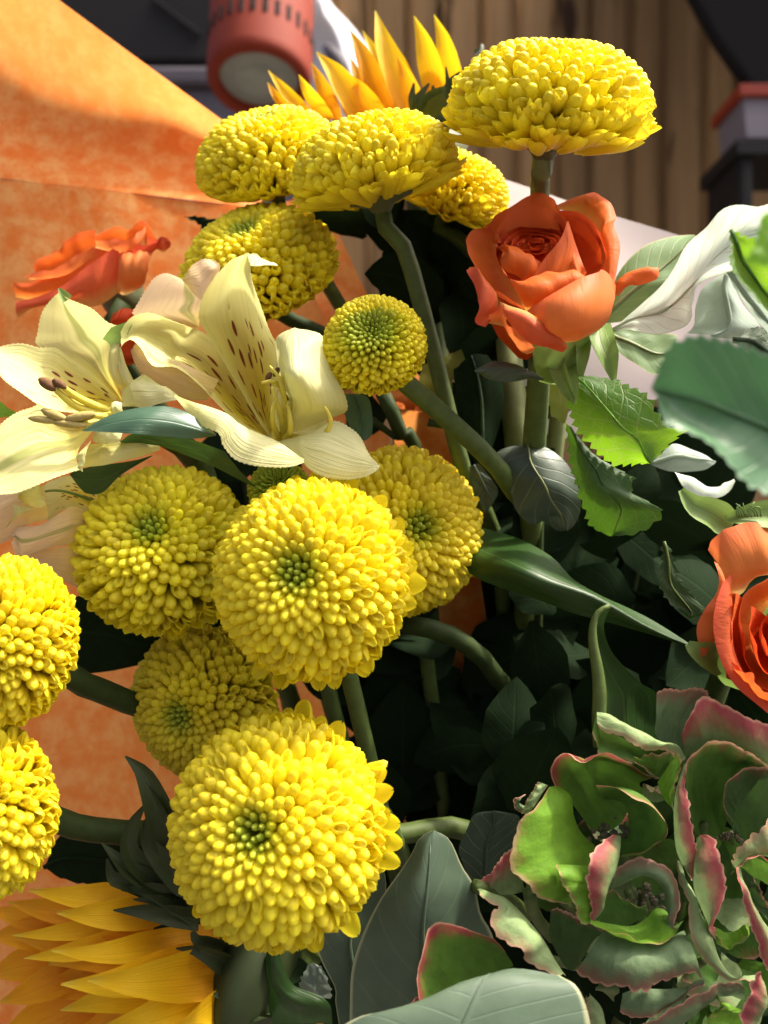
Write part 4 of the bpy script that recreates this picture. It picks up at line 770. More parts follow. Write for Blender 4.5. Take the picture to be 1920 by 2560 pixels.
for pts, wd in (([(1450, 800), (1250, 700), (1080, 650), (910, 655)], [.006, .005, .003, .0003]), ([(1500, 880), (1300, 840), (1080, 810), (850, 805)], [.004, .0045, .003, .0003]), ([(1420, 770), (1250, 740), (1120, 725), (1000, 725)], [.003, .003, .002, .0003]), ([(1800, 1250), (1650, 1170), (1480, 1100), (1320, 1090)], [.005, .005, .003, .0003]), ([(1700, 1120), (1560, 1060), (1470, 1010), (1450, 960)], [.004, .0045, .0035, .001]), ([(1500, 640), (1350, 560), (1200, 420), (1100, 280), (1090, 120)], [.006, .0065, .005, .003, .0004]), ([(1450, 650), (1250, 600), (1050, 480), (960, 330), (1000, 150), (1090, 10)], [.005, .006, .005, .004, .003, .0005]), ([(1420, 640), (1200, 620), (1000, 540), (880, 430), (760, 300)], [.005, .005, .0045, .003, .0003]), ([(1500, 600), (1380, 440), (1250, 200), (1180, 0), (1080, -220), (940, -350)], [.006, .007, .007, .006, .004, .0004]), ([(1480, 560), (1330, 350), (1200, 100), (1120, -80), (1070, -180)], [.005, .006, .005, .003, .0004]), ([(1400, 700), (1150, 660), (950, 600), (840, 560), (800, 420)], [.005, .005, .004, .003, .0005]),
     ([(1980, 1350), (1850, 1400), (1700, 1440), (1600, 1440)], [.006, .006, .004, .0005]), ([(2000, 1500), (1900, 1560), (1800, 1640)], [.006, .006, .002])):
    link('bract', ribbon(S2(pts, [230, 222, 222]), [q_ * .62 for q_ in wd], 16, 6, cup=.5, roll=random.uniform(-30, 30), tip=0), MAT['lf_bract'], s2)
link('stem', tube_mesh([S2([(1950, 1230)], 248)[0], P(760, 2420, 262), P(900, 2600, 300), GATHER], [.006, .0055], 14, 8), MAT['stem_green'], s2)

# ------------------------------------------------------------------ alstroemerias
def tepal(t, L, R_, mat, mid=None, bulge=0, ser=(.45, 34), na=102, nc=10, rough=.3, seed=0, name='petal', flip=False):
    return link(name, loft([L, mid, R_] if mid else [L, R_], na, nc, bulge=bulge, ser=ser, rough=rough, seed=seed, flip=flip), MAT[mat], t)
a1 = thing('alstroemeria', 'wide open cream alstroemeria with brown flecks and long yellow stamens', 'lily', A_([(860, 1430)], 236)[0], 'cream alstroemeria flowers')
tepal(a1, A_([(840, 1430), (700, 1230), (560, 1000), (400, 720), (300, 560), (300, 430), (370, 280), (460, 160), (540, 80), (650, 36)], [238, 240, 234, 226, 220]), A_([(858, 1430), (860, 1250), (885, 1050), (905, 880), (890, 745), (830, 640), (760, 450), (685, 250), (672, 110), (655, 36)], [238, 234, 228, 222, 219]), 'al_spot', A_([(850, 1430), (790, 1250), (730, 1050), (680, 850), (630, 660), (590, 500), (570, 350), (570, 220), (600, 100), (652, 36)], [239, 249, 245, 233, 221]), seed=201)
tepal(a1, A_([(655, 36), (668, 100), (685, 130)], 220), A_([(700, 45), (770, 75), (885, 132)], 226), 'al_white', na=14, nc=4, seed=202, ser=(.2, 6))
tepal(a1, [*A_([(820, 1420), (720, 1230), (600, 1010), (500, 800), (400, 680), (260, 605)], [238, 244, 240]), *B_([(1440, 905), (1300, 850), (1130, 785), (1000, 808), (935, 870), (905, 930)], [234, 228, 228])], [*A_([(800, 1425), (700, 1390), (560, 1290), (430, 1165), (300, 1040), (120, 905)], [236, 232, 226]), *B_([(1150, 1180), (1060, 1050), (990, 990), (940, 1005), (905, 1045)], [224, 226])], 'al_spot',
      [*A_([(810, 1425), (700, 1300), (560, 1140), (430, 990), (300, 860), (120, 760)], [240, 248, 242]), *B_([(1260, 960), (1150, 930), (1060, 910), (980, 930), (906, 990)], [240, 234, 228])], seed=203)
tepal(a1, B_([(1640, 1290), (1400, 1180), (1200, 1110), (1040, 1010), (995, 1050)], 231), B_([(1560, 1440), (1420, 1440), (1310, 1400), (1190, 1335), (1060, 1250), (1000, 1140), (993, 1060)], 232), 'al_peach', seed=204, bulge=2)
tepal(a1, B_([(1480, 905), (1350, 870), (1180, 830), (1000, 800), (1030, 720), (1100, 600), (1170, 515), (1260, 488), (1372, 540)], [240, 236, 232]), A_([(290, 560), (300, 450), (330, 350), (450, 150), (370, 84), (270, 108), (200, 190), (165, 240)], [240, 234, 231, 231]), 'al_peach_stripe', B_([(1488, 900), (1470, 820), (1440, 720), (1410, 640), (1375, 545)], [241, 237, 233]), seed=205)
tepal(a1, A_([(165, 238), (230, 140), (310, 90), (370, 84), (440, 140)], 227), A_([(168, 242), (220, 310), (305, 390), (330, 350), (448, 146)], 227), 'al_peach', na=20, bulge=1, seed=206, ser=(.3, 10))
tepal(a1, A_([(850, 1360), (870, 1150), (900, 1000), (880, 830), (870, 690), (900, 640), (960, 610)], [238, 226, 224]), A_([(960, 1400), (1250, 1290), (1400, 1225), (1380, 1090), (1300, 950), (1225, 780), (1215, 660), (1120, 615), (1040, 598)], [236, 224, 220, 226]), 'al_white', A_([(900, 1380), (1060, 1240), (1040, 1100), (1000, 960), (980, 840), (980, 720), (1000, 604)], [236, 216, 209, 212, 222]), seed=207, flip=True)
tepal(a1, A_([(108, 1108), (190, 1150), (330, 1190), (450, 1240), (600, 1320), (760, 1400), (870, 1452), (1000, 1540), (1084, 1602)], [216, 214, 218, 218]), A_([(110, 1112), (180, 1210), (260, 1310), (430, 1390), (470, 1480), (560, 1580), (700, 1632), (850, 1652), (980, 1642), (1082, 1608)], [214, 208, 210, 214]), 'al_white', seed=208, bulge=3)
tepal(a1, A_([(870, 1455), (1000, 1425), (1140, 1385), (1300, 1300), (1440, 1360), (1515, 1430), (1570, 1540), (1640, 1650)], [226, 222, 222]), A_([(872, 1460), (960, 1500), (1050, 1580), (1120, 1660), (1240, 1720), (1400, 1740), (1540, 1710), (1642, 1655)], [222, 216, 218]), 'al_white', seed=209, bulge=2)
tepal(a1, A_([(830, 1420), (900, 1440), (1050, 1430), (1240, 1340)], 236), A_([(860, 1200), (960, 1180), (1100, 1180), (1260, 1240)], 244), 'al_plain', na=16, seed=210, bulge=-3, ser=None)
for pts in ([(890, 1430), (850, 1320), (845, 1200), (862, 1145)], [(925, 1420), (905, 1260), (865, 1130), (835, 1040)], [(945, 1420), (935, 1250), (930, 1100), (890, 970), (820, 885)], [(940, 1300), (930, 1100), (915, 980), (955, 900)], [(935, 1110), (890, 1030), (830, 1000), (760, 1012)], [(930, 1425), (975, 1380), (975, 1270), (955, 1170)], [(960, 1410), (1100, 1420), (1220, 1400), (1280, 1320), (1265, 1240), (1232, 1190)], [(985, 1330), (1000, 1150), (985, 1050), (935, 985)]):
    link('stamen', tube_mesh(A_(pts, [232, 222, 218, 217]), [.00085, .00075, .0007, .00035], 16, 7), MAT['stamen'], a1)
for x, y in ((872, 930), (955, 1110), (815, 965)):
    bm = bmesh.new(); bmesh.ops.create_uvsphere(bm, u_segments=10, v_segments=8, radius=1); me = bpy.data.meshes.new('anther'); bm.to_mesh(me); bm.free()
    for p in me.polygons: p.use_smooth = True
    me.transform(Matrix.Translation(A_([(x, y)], 224)[0]) @ Matrix.Rotation(.5, 4, 'Y') @ Matrix.Diagonal((.0008, .0008, .0014, 1))); link('anther', me, MAT['anther_brown'], a1)
link('stem', tube_mesh([A_([(860, 1440)], 238)[0], P(720, 1180, 246), P(760, 1500, 285), GATHER], [.0035, .0028], 14, 8), MAT['stem_green'], a1)

a2 = thing('alstroemeria', 'cream alstroemeria seen side on with brown and olive anthers', 'lily', B_([(880, 1500)], 236)[0], 'cream alstroemeria flowers')
tepal(a2, B_([(900, 1460), (800, 1340), (690, 1240), (560, 1150), (420, 1052), (290, 1046), (150, 1015), (0, 1042), (-40, 1090)], [238, 240, 234, 230]), B_([(890, 1500), (760, 1530), (640, 1540), (480, 1530), (320, 1485), (180, 1402), (50, 1310), (-5, 1240), (-38, 1110)], [236, 228, 224, 226]), 'al_spot', B_([(895, 1480), (770, 1430), (650, 1390), (500, 1330), (380, 1270), (250, 1210), (130, 1150), (20, 1120), (-40, 1100)], [238, 240, 233, 228]), seed=221)
tepal(a2, B_([(900, 1450), (760, 1320), (600, 1180), (290, 1040), (283, 930), (305, 810), (340, 740), (400, 668), (440, 640)], [240, 244, 240, 238]), B_([(920, 1440), (860, 1290), (815, 1180), (830, 1050), (895, 905), (800, 845), (690, 752), (540, 690), (445, 640)], [238, 236, 234, 236]), 'al_stripe', B_([(910, 1445), (800, 1290), (710, 1130), (640, 1010), (570, 890), (500, 780), (442, 640)], [241, 246, 242, 238]), seed=222)
link('petal_tip', ribbon(B_([(510, 690), (470, 640), (442, 600)], 236), [.0016, .0012, .0002], 8, 4, cup=.4, tip=0), MAT['lf_sepal'], a2)
tepal(a2, B_([(920, 1400), (860, 1290), (815, 1200), (830, 1080), (870, 1000)], 232), B_([(1050, 1385), (980, 1330), (900, 1240), (890, 1120), (895, 1020)], 230), 'al_plain', seed=223, bulge=1.5, ser=None)
tepal(a2, B_([(1045, 1385), (940, 1320), (890, 1200), (880, 1040)], 229), B_([(1048, 1386), (1000, 1290), (950, 1180), (905, 1045)], 229), 'al_white', seed=224, bulge=1, ser=None, na=20)
link('petal_fold', ribbon(B_([(810, 1010), (880, 950), (990, 852)], [232, 230, 230]), [.0016, .0024, .0004], 10, 4, cup=.4, tip=0), MAT['lf_sepal'], a2)
tepal(a2, U_([(980, 120), (800, 290), (600, 210), (420, 55), (300, 80), (200, 110), (100, 165), (0, 250), (-120, 420)], [232, 226, 222, 218]), U_([(920, 330), (800, 480), (770, 600), (810, 675), (700, 720), (540, 785), (380, 850), (150, 935), (-100, 950)], [228, 220, 214, 212]), 'al_stripe', U_([(950, 240), (760, 330), (560, 370), (430, 400), (300, 460), (180, 550), (60, 650), (-100, 760)], [232, 226, 220, 216]), seed=225)
tepal(a2, U_([(760, 560), (790, 620), (770, 680)], 214), U_([(915, 400), (840, 560), (825, 720)], 215), 'al_white', na=16, nc=5, seed=226, ser=(.5, 7), bulge=1)
tepal(a2, U_([(900, 440), (1060, 430), (1200, 415), (1350, 380), (1600, 420)], 228), U_([(780, 670), (950, 660), (1120, 635), (1350, 580), (1600, 500)], [222, 224, 228]), 'al_plain', seed=227, bulge=2, ser=None)
tepal(a2, U_([(940, 400), (970, 330), (1080, 310), (1230, 330)], 224), U_([(930, 410), (1020, 440), (1120, 430), (1210, 400)], 222), 'al_white', seed=228, bulge=2, ser=None, na=16)
tepal(a2, B_([(910, 1370), (1000, 1300), (1080, 1250), (1180, 1330), (1320, 1420)], 230), B_([(915, 1490), (1020, 1490), (1100, 1500), (1200, 1470), (1330, 1440)], 226), 'al_white', seed=229, bulge=3, ser=None)
tepal(a2, B_([(830, 1460), (870, 1450), (915, 1460)], 222), B_([(830, 1560), (880, 1565), (925, 1540)], 222), 'al_white', seed=230, bulge=2, ser=None, na=10)
for (x, y, dx, dy, ln, rd, m) in ((358, 1325, .85, .55, .0028, .00145, 'anther_brown'), (446, 1320, .85, .55, .0021, .0011, 'anther_brown'), (405, 1552, .9, .35, .0036, .00125, 'anther_olive'), (600, 1568, .96, -.2, .0042, .00135, 'anther_olive'), (320, 1590, .97, .12, .0038, .0010, 'anther_olive'), (520, 1622, .97, .1, .0046, .0011, 'anther_olive')):
    bm = bmesh.new(); bmesh.ops.create_uvsphere(bm, u_segments=12, v_segments=10, radius=1)
    for v in bm.verts:
        if v.co.y < 0 and abs(v.co.x) < .3: v.co.y *= .72
    me = bpy.data.meshes.new('anther'); bm.to_mesh(me); bm.free()
    for p in me.polygons: p.use_smooth = True
    qd = Vector((dx, 0, -dy)).to_track_quat('Z', 'Y').to_matrix().to_4x4()
    me.transform(Matrix.Translation(B_([(x, y)], 217)[0]) @ qd @ Matrix.Diagonal((rd, rd, ln, 1))); link('anther', me, MAT[m], a2)
for pts in ([(840, 1530), (640, 1450), (520, 1380), (460, 1330)], [(820, 1545), (600, 1500), (480, 1420), (410, 1350)], [(860, 1550), (780, 1560), (700, 1555)], [(860, 1570), (700, 1610), (600, 1630)]):
    link('stamen', tube_mesh(B_(pts, [228, 220, 217]), [.0011, .001, .0008], 12, 7), MAT['stamen'], a2)
link('stem', tube_mesh([B_([(930, 1500)], 236)[0], P(420, 1090, 246), P(600, 1400, 290), GATHER], [.004, .0028], 14, 8), MAT['stem_green'], a2)

a3 = thing('alstroemeria', 'peach tinted alstroemeria with green striped petals below the other two', 'lily', U_([(900, 1200)], 240)[0], 'cream alstroemeria flowers')
tepal(a3, U_([(900, 1120), (740, 1065), (600, 1130), (400, 1250), (180, 1268), (118, 1345)], [236, 230, 228]), U_([(820, 1440), (600, 1460), (400, 1505), (220, 1570), (165, 1560), (125, 1420)], [236, 228, 226]), 'al_peach_stripe', seed=241, bulge=2)
tepal(a3, U_([(820, 1450), (600, 1470), (400, 1500), (200, 1550), (60, 1620), (0, 1730)], 234), U_([(860, 1840), (760, 1870), (600, 1800), (400, 1760), (200, 1780), (0, 1850)], 238), 'al_peach', seed=242, bulge=1)
tepal(a3, U_([(1010, 960), (850, 850), (700, 760), (520, 800), (440, 860)], 240), U_([(1000, 1120), (880, 1130), (720, 1090), (620, 1110), (480, 1210), (340, 1100)], 236), 'al_spot', seed=243, bulge=1)
tepal(a3, U_([(440, 860), (300, 850), (150, 900), (0, 930), (-150, 1000)], 230), U_([(480, 1190), (330, 1230), (200, 1290), (100, 1400), (-150, 1480)], 230), 'al_peach', seed=244, bulge=3)
tepal(a3, U_([(175, 970), (260, 900), (380, 845), (410, 880)], 224), U_([(190, 985), (280, 1050), (390, 1075), (465, 1050)], 222), 'al_plain', seed=245, bulge=2, na=18, ser=(.5, 6))
tepal(a3, U_([(50, 1285), (110, 1220), (140, 1130), (120, 1040)], 224), U_([(60, 1280), (160, 1180), (250, 1120), (340, 1090)], 224), 'al_white', seed=246, bulge=1, na=18, ser=(.3, 5))
link('petal_rib', tube_mesh(U_([(930, 1005), (800, 960), (650, 915), (520, 905), (450, 915)], [238, 233, 230]), [.0005, .0003], 12, 5), MAT['lf_sepal'], a3)
link('stem', tube_mesh([U_([(950, 1150)], 244)[0], P(330, 1400, 270), P(600, 1800, 300), GATHER], [.004, .0028], 14, 8), MAT['stem_green'], a3)

# ------------------------------------------------------------------ hydrangea
hy = thing('hydrangea', 'green hydrangea head with curling petals edged in dusky pink', 'hydrangea', P(1650, 2500, 235), None)
def hp(a, b, mat, za, zb, bulge=1.5, ser=(.35, 12), ruf=(.5, 2), mids=None, na=36, nc=10, seed=[300]):
    seed[0] += 1
    # sepals: the last curve is the rim that carries the pink
    me = loft([a] + (mids or []) + [b], na, nc, bulge=bulge, ser=None, ruf=ruf, rough=.3, swap=True, seed=seed[0])
    if ser:
        rnd = random.Random(seed[0])
        for k in range(na + 1):
            i = k * (nc + 1) + nc; o = me.vertices[i].co - me.vertices[i - 1].co
            if o.length > 1e-8: me.vertices[i].co += o.normalized() * (ser[0] / 1000 * (abs(math.sin(k / na * ser[1] * math.pi)) - .5) * (.5 + rnd.random()))
    return link('sepal', me, MAT[mat], hy)
hp(Ha([(375, 240), (480, 262), (620, 360), (770, 420), (900, 490), (1040, 592)], 0) if 0 else Ha([(375, 240), (480, 262), (620, 360), (770, 420), (900, 490), (1040, 592)], [207, 206, 214]), Ha([(378, 330), (440, 390), (560, 430), (680, 490), (770, 530), (900, 532), (1036, 590)], [205, 202, 212]), 'hy_pale', 0, 0, bulge=2)
hp(Ha([(375, 250), (430, 370), (560, 430), (700, 500), (880, 530), (960, 560)], 214), Ha([(338, 400), (385, 500), (400, 560), (560, 610), (700, 640), (830, 745), (940, 650)], 214), 'hy_green', 0, 0, bulge=-2)
hp(Ha([(810, 400), (860, 470), (940, 520), (1000, 555), (1040, 585)], 218), Ha([(825, 95), (900, 60), (1000, 76), (1090, 62), (1150, 55), (1215, 95), (1240, 150)], [214, 212, 216]), 'hy_grey', 0, 0, bulge=-1.5, mids=[Ha([(820, 260), (900, 270), (1000, 300), (1060, 300), (1120, 320)], 214)])
hp(Ha([(1035, 590), (1045, 580), (1070, 560), (1200, 540), (1400, 560), (1600, 640), (1800, 700)], 214), Ha([(1012, 420), (1050, 300), (1125, 155), (1220, 138), (1400, 220), (1560, 300), (1800, 390)], [212, 208, 207, 210]), 'hy_pink', 0, 0, bulge=1.5)
hp(Ha([(1130, 1200), (1180, 1280), (1240, 1290), (1300, 1250), (1330, 1150), (1350, 1020), (1400, 900)], 222), Ha([(1040, 640), (1100, 535), (1200, 472), (1320, 458), (1450, 500), (1560, 570), (1660, 660)], [206, 204, 206, 210]), 'hy_green', 0, 0, bulge=-3, mids=[Ha([(1060, 950), (1130, 900), (1230, 870), (1320, 860), (1390, 860), (1460, 860), (1540, 850)], [214, 217, 216])])
hp(Ha([(1040, 625), (975, 820), (950, 1000), (960, 1200), (1000, 1350), (1090, 1510)], [205, 204, 208]), Ha([(1060, 635), (1045, 800), (1062, 950), (1100, 1150), (1122, 1290), (1102, 1490)], [204, 200, 205]), 'hy_pink', 0, 0, bulge=1.5, ser=(.6, 11))
hp(Ha([(1400, 1160), (1480, 1230), (1600, 1270), (1750, 1270), (1900, 1250)], 220), Ha([(1390, 1060), (1330, 860), (1350, 755), (1430, 688), (1550, 658), (1700, 648), (1900, 650)], [212, 209, 210, 212]), 'hy_dark', 0, 0, bulge=-3)
hp(Hb([(1122, 260), (1105, 480), (1110, 650), (1170, 820), (1220, 930), (1290, 1040)], [207, 204, 206]), Hb([(1160, 238), (1240, 270), (1310, 430), (1342, 600), (1325, 720), (1270, 880), (1262, 970)], [205, 199, 201, 205]), 'hy_pink', 0, 0, bulge=2.5, ser=(.7, 10))
hp(Hb([(1265, 930), (1320, 965), (1400, 965), (1500, 912)], 212), Hb([(1262, 985), (1310, 1065), (1380, 1082), (1450, 1040), (1505, 918)], 205), 'hy_bright', 0, 0, bulge=-1.5)
hp(Ha([(330, 1120), (420, 1150), (500, 1110), (570, 1050), (610, 980), (660, 900), (760, 860)], 220), Ha([(60, 800), (38, 700), (60, 600), (100, 560), (165, 550), (260, 604), (380, 580), (480, 562), (610, 620), (740, 690), (842, 752)], [212, 208, 204, 206, 212]), 'hy_pinkedge', 0, 0, bulge=-4, mids=[Ha([(190, 930), (200, 830), (250, 780), (330, 760), (440, 760), (560, 780), (700, 800)], [216, 214, 216])])
hp(Hc([(1180, -125), (1280, -50), (1300, 100), (1350, 210), (1410, 270), (1460, 315), (1460, 340), (1450, 430), (1410, 540), (1330, 640)], [212, 214, 215, 213]), Hc([(1115, -122), (1030, 0), (912, 95), (890, 230), (828, 420), (850, 520), (940, 600), (1020, 690), (1150, 742), (1290, 735)], [206, 200, 198, 200, 205]), 'hy_bright', 0, 0, bulge=2.5, ruf=(.7, 2))
hp(Hc([(1110, -130), (1060, -60), (1000, 40), (950, 85)], 205), Hc([(1040, -160), (1000, -100), (940, 0), (915, 85)], 206), 'hy_pale', 0, 0, bulge=1)
hp(Hc([(1000, 40), (930, 20), (860, -10)], 212), Hc([(950, 80), (880, 60), (850, 0), (870, -40), (950, -60)], 212), 'hy_grey', 0, 0, bulge=1, na=16)
hp(Ha([(430, 900), (510, 900), (585, 935), (612, 1010), (605, 1090), (590, 1140), (570, 1200), (558, 1260)], 216), Ha([(368, 808), (480, 808), (610, 850), (720, 905), (820, 990), (890, 1070), (895, 1180), (820, 1242), (700, 1292), (545, 1306)], [204, 201, 200, 202, 206]), 'hy_green', 0, 0, bulge=-2.5, ser=(.3, 9))
hp(Hb([(330, 470), (330, 560), (340, 650), (350, 740), (355, 830), (330, 880)], 204), Hb([(65, 462), (110, 590), (180, 690), (212, 800), (250, 880), (322, 905)], [201, 199, 200]), 'hy_bright', 0, 0, bulge=1.5)
hp(Hb([(552, 250), (548, 380), (520, 500), (470, 620), (400, 760), (345, 880)], [206, 201, 201]), Hb([(500, 236), (400, 300), (335, 420), (295, 560), (308, 660), (345, 760), (335, 880)], [204, 196, 197, 200]), 'hy_pink', 0, 0, bulge=2, ser=(.7, 10))
hp(Hb([(490, 640), (600, 602), (680, 542), (740, 540), (820, 580), (872, 660), (892, 760), (930, 870), (948, 970)], [210, 206, 207]), Hb([(470, 600), (545, 480), (680, 424), (800, 430), (905, 480), (975, 600), (995, 760), (975, 880), (958, 1010)], [208, 205, 205, 204]), 'hy_grey', 0, 0, bulge=2.5)
hp(Hb([(350, 872), (450, 900), (560, 926), (660, 922), (745, 870), (810, 790), (890, 800), (945, 900)], [206, 209, 208]), Hb([(325, 885), (480, 962), (620, 1012), (760, 1046), (880, 1058), (950, 1000), (968, 940)], [202, 199, 200, 203]), 'hy_bright', 0, 0, bulge=-1.5, ser=(.25, 8))
hp(Hb([(740, 780), (760, 820), (700, 880), (600, 925), (450, 900), (355, 865)], 213), Hb([(745, 770), (650, 765), (560, 720), (480, 640), (400, 780), (352, 860)], 210), 'hy_green', 0, 0, bulge=-1)
hp(Hb([(420, 960), (560, 1000), (700, 1030), (860, 1050), (990, 970), (1030, 960)], 207), Hb([(222, 1262), (300, 1325), (440, 1375), (560, 1372), (650, 1400), (760, 1408), (835, 1345), (930, 1332), (1000, 1285), (1100, 1262), (1168, 1335)], [206, 200, 199, 202, 204]), 'hy_grey', 0, 0, bulge=2, ser=(1.1, 11), mids=[Hb([(330, 1100), (460, 1150), (640, 1190), (820, 1190), (960, 1120), (1090, 1100)], [203, 200, 203])], na=44)
hp(Hb([(570, 1430), (700, 1395), (900, 1395), (1100, 1365), (1172, 1330)], 208), Hb([(548, 1570), (640, 1612), (760, 1602), (900, 1542), (1050, 1440), (1185, 1342)], 207), 'hy_grey', 0, 0, bulge=1.5, ser=(.4, 10))
hp(Hb([(20, 1000), (60, 1100), (140, 1230), (220, 1240), (340, 1040), (420, 980)], 214), Hb([(25, 790), (80, 790), (170, 830), (250, 850), (330, 905), (440, 968)], 213), 'hy_dark', 0, 0, bulge=1)
hp(Hb([(1010, 440), (1040, 560), (1090, 650), (1140, 800), (1225, 960), (1295, 1170), (1380, 1290), (1490, 1328), (1580, 1298)], [208, 206, 204, 208]), Hb([(970, 430), (1008, 600), (1058, 730), (1066, 900), (1080, 1020), (1200, 1190), (1350, 1330), (1480, 1348), (1565, 1322)], [208, 204, 203, 206]), 'hy_pale', 0, 0, bulge=1.5)
hp(Hb([(1460, 480), (1560, 560), (1700, 640), (1900, 700)], 216), Hb([(1420, 500), (1470, 442), (1580, 408), (1700, 430), (1900, 480)], [206, 204, 206]), 'hy_pinkedge', 0, 0, bulge=-2)
hp(Hb([(1470, 500), (1490, 640), (1560, 760), (1640, 860), (1760, 1000)], 214), Hb([(1560, 560), (1620, 700), (1700, 800), (1800, 900), (1900, 960)], 216), 'hy_dark', 0, 0, bulge=-2)
hp(Hb([(1450, 485), (1462, 600), (1530, 740), (1592, 832), (1690, 980), (1800, 1120)], [206, 203, 205]), Hb([(1418, 480), (1430, 600), (1500, 800), (1550, 980), (1620, 1180), (1680, 1280)], [205, 201, 203]), 'hy_pink', 0, 0, bulge=1.5)
hp(Hb([(1430, 500), (1480, 440), (1580, 405), (1700, 410), (1850, 430)], 210), Hb([(1395, 480), (1398, 390), (1450, 330), (1560, 240), (1660, 130), (1850, 60)], [210, 207, 209]), 'hy_pale', 0, 0, bulge=1.5, ser=(.8, 9))
hp(Hb([(1640, 1380), (1648, 1480), (1600, 1600), (1560, 1760)], 202), Hb([(1592, 1248), (1530, 1400), (1470, 1545), (1440, 1740)], 199), 'hy_pink', 0, 0, bulge=2, ser=(.5, 6))
hp(Hb([(760, 1760), (950, 1690), (1090, 1600), (1200, 1490), (1300, 1425), (1480, 1475)], 209), Hb([(690, 1690), (880, 1570), (1050, 1485), (1180, 1402), (1300, 1350), (1480, 1382)], [207, 204, 206]), 'hy_grey', 0, 0, bulge=1.5)
hp(Hb([(1300, 1500), (1400, 1520), (1490, 1600), (1500, 1760)], 210), Hb([(1228, 1420), (1310, 1470), (1330, 1545), (1260, 1590), (1200, 1660), (1190, 1760)], [206, 203, 205]), 'hy_bright', 0, 0, bulge=-2)
hp(Hb([(440, 1760), (440, 1640), (400, 1520), (320, 1430)], 206), Hb([(320, 1760), (312, 1650), (305, 1530), (300, 1440)], 205), 'hy_pale', 0, 0, bulge=1, na=18)
hp(Hc([(600, 605), (680, 655), (800, 690), (940, 665)], 214), Hc([(598, 600), (660, 540), (740, 440), (840, 340), (880, 420)], 213), 'hy_pink', 0, 0, bulge=1.5)
hp(Hc([(600, 645), (720, 690), (830, 750), (900, 810), (980, 900), (1050, 1000), (1130, 1120), (1245, 1300)], [206, 203, 202]), Hc([(572, 650), (620, 722), (745, 790), (690, 860), (698, 960), (800, 1050), (932, 1110), (945, 1165), (1030, 1235), (1200, 1310)], [204, 199, 196, 198]), 'hy_pale', 0, 0, bulge=2, ser=(.7, 10))
hp(Hc([(300, 1600), (420, 1520), (560, 1400), (680, 1320), (760, 1280), (850, 1220)], 203), Hc([(200, 1600), (140, 1430), (125, 1300), (160, 1120), (215, 960), (300, 904), (400, 912), (520, 950), (690, 1015), (800, 1110)], [197, 195, 196, 199, 203]), 'hy_pinkedge', 0, 0, bulge=-2.5, ruf=(.4, 2))
hp(Hc([(0, 1640), (90, 1620), (180, 1600)], 205), Hc([(0, 1570), (70, 1500), (140, 1440)], 205), 'hy_pink', 0, 0, bulge=1, na=12)
hp(Ha([(830, 770), (850, 830), (880, 900), (940, 960)], 210), Ha([(970, 550), (1010, 610), (970, 760), (950, 880)], 208), 'hy_bright', 0, 0, bulge=1, ser=(.6, 6), na=22)
hp(Ha([(720, 900), (800, 920), (900, 900), (950, 1000)], 214), Ha([(715, 810), (740, 790), (790, 830), (840, 850), (900, 860)], 210), 'hy_pale', 0, 0, bulge=-2, ser=(.5, 4), na=20)
hp(Ha([(650, 600), (720, 640), (800, 700), (860, 740)], 214), Ha([(660, 580), (760, 560), (880, 550), (960, 555)], 208), 'hy_green', 0, 0, bulge=1, na=18)
for (cx, cy, z, n, sp) in ((470, 1145, 216, 34, 75), (1400, 1200, 222, 24, 70), (760, 1050, 0, 0, 0)):
    rnd = random.Random(cx)
    for k in range(n):
        bm = bmesh.new(); bmesh.ops.create_icosphere(bm, subdivisions=1, radius=rnd.uniform(.0004, .0009)); me = bpy.data.meshes.new('eye'); bm.to_mesh(me); bm.free()
        me.transform(Matrix.Translation(Ha([(cx + rnd.gauss(0, sp), cy + rnd.gauss(0, sp * .4))], z - rnd.uniform(0, 4))[0])); link('floret_eye', me, MAT['floret_eye'], hy)
rnd = random.Random(77)
for k in range(30):
    bm = bmesh.new(); bmesh.ops.create_icosphere(bm, subdivisions=1, radius=rnd.uniform(.0005, .001)); me = bpy.data.meshes.new('eye'); bm.to_mesh(me); bm.free()
    me.transform(Matrix.Translation(Hb([(750 + rnd.gauss(0, 70), 720 + rnd.gauss(0, 60))], 219 - rnd.uniform(0, 5))[0])); link('floret_eye', me, MAT['floret_eye'], hy)
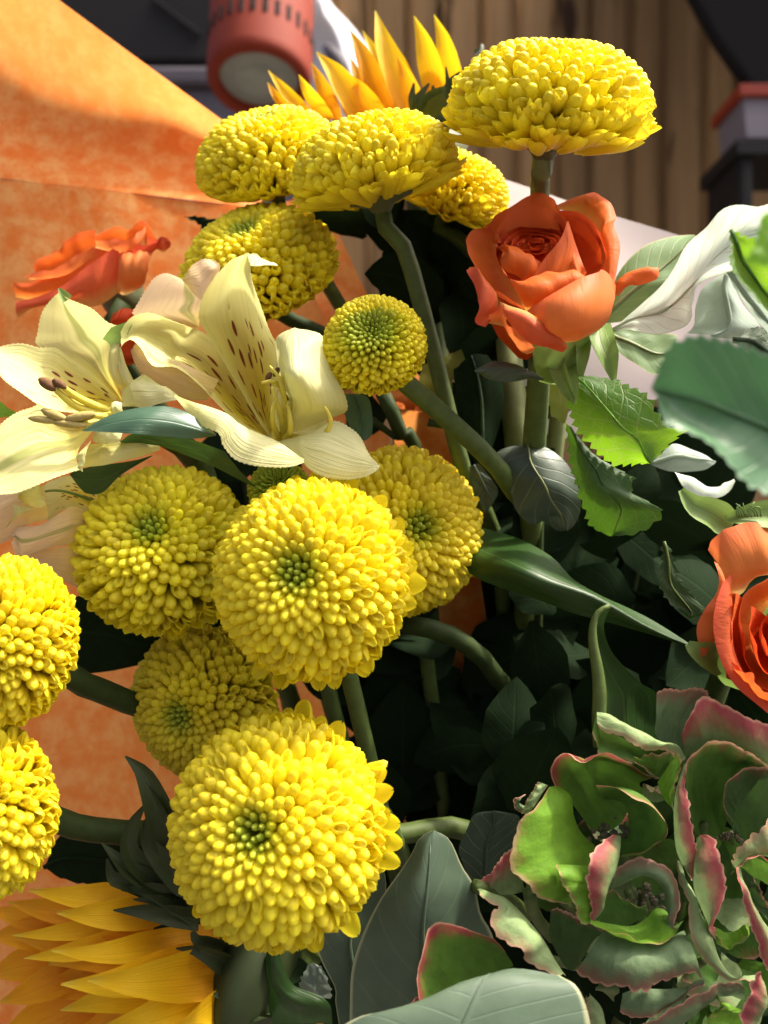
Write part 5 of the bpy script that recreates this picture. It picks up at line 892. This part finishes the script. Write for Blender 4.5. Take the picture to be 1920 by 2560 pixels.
for pts in ([(560, 625), (700, 660), (820, 720), (960, 840)], [(970, 670), (990, 780), (1050, 900), (1150, 1000)]):
    link('stalk', tube_mesh(Hc(pts, [212, 216, 226]), [.0018, .0016, .002], 12, 7), MAT['stem_green'], hy)
link('stem', tube_mesh([P(1650, 2300, 240), P(1600, 2500, 262), P(1450, 2800, 310), GATHER], [.005, .006], 12, 8), MAT['stem_green'], hy)
for i in range(9):                                            # short stalks holding the florets inside the head
    x, y = 1380 + (i % 3) * 190, 2060 + (i // 3) * 170
    link('stalk', tube_mesh([P(x, y, 220), P(x * .6 + 660, y * .6 + 980, 236), P(1650, 2400, 246)], [.0012, .0014, .002], 8, 6), MAT['stem_green'], hy)
# more petals of the head, filling it behind the ones that catch the light
rnd = random.Random(21)
for k in range(46):
    a = rnd.uniform(0, 6.28); rr = math.sqrt(rnd.random()); x, y = 1700 + 300 * rr * math.cos(a), 2200 + 380 * rr * math.sin(a); z = rnd.uniform(222, 240) + 6 * rr
    b2 = a + rnd.uniform(-.9, .9); l = rnd.uniform(130, 200); wd = PX(rnd.uniform(62, 92), z)
    p0, p1 = P(x - math.cos(b2) * l * .4, y - math.sin(b2) * l * .4, z + 5), P(x + math.cos(b2) * l * .6, y + math.sin(b2) * l * .6, z + rnd.uniform(-8, 3))
    pm = p0.lerp(p1, .5) + Vector((0, rnd.uniform(-.006, .002), 0))
    link('sepal', ribbon([p0, pm, p1], [wd * .35, wd * .85, wd, wd * .9], 16, 8, cup=rnd.uniform(-.3, .45), roll=rnd.uniform(-40, 40), tip=.42, ruf=.10, ser=(.0006, 8)), MAT[rnd.choice(('hy_green', 'hy_green', 'hy_grey', 'hy_dark', 'hy_pinkedge', 'hy_pale'))], hy)
# ground far below
gm = mesh_from('ground', [Vector(v) for v in ((-8, -6, 0), (8, -6, 0), (8, 10, 0), (-8, 10, 0))], [(0, 1, 2, 3)], smooth=False)
plain('paving', (.10, .09, .08), .85, .3, 3); g = link('ground', gm, MAT['paving']); g['kind'] = 'structure'
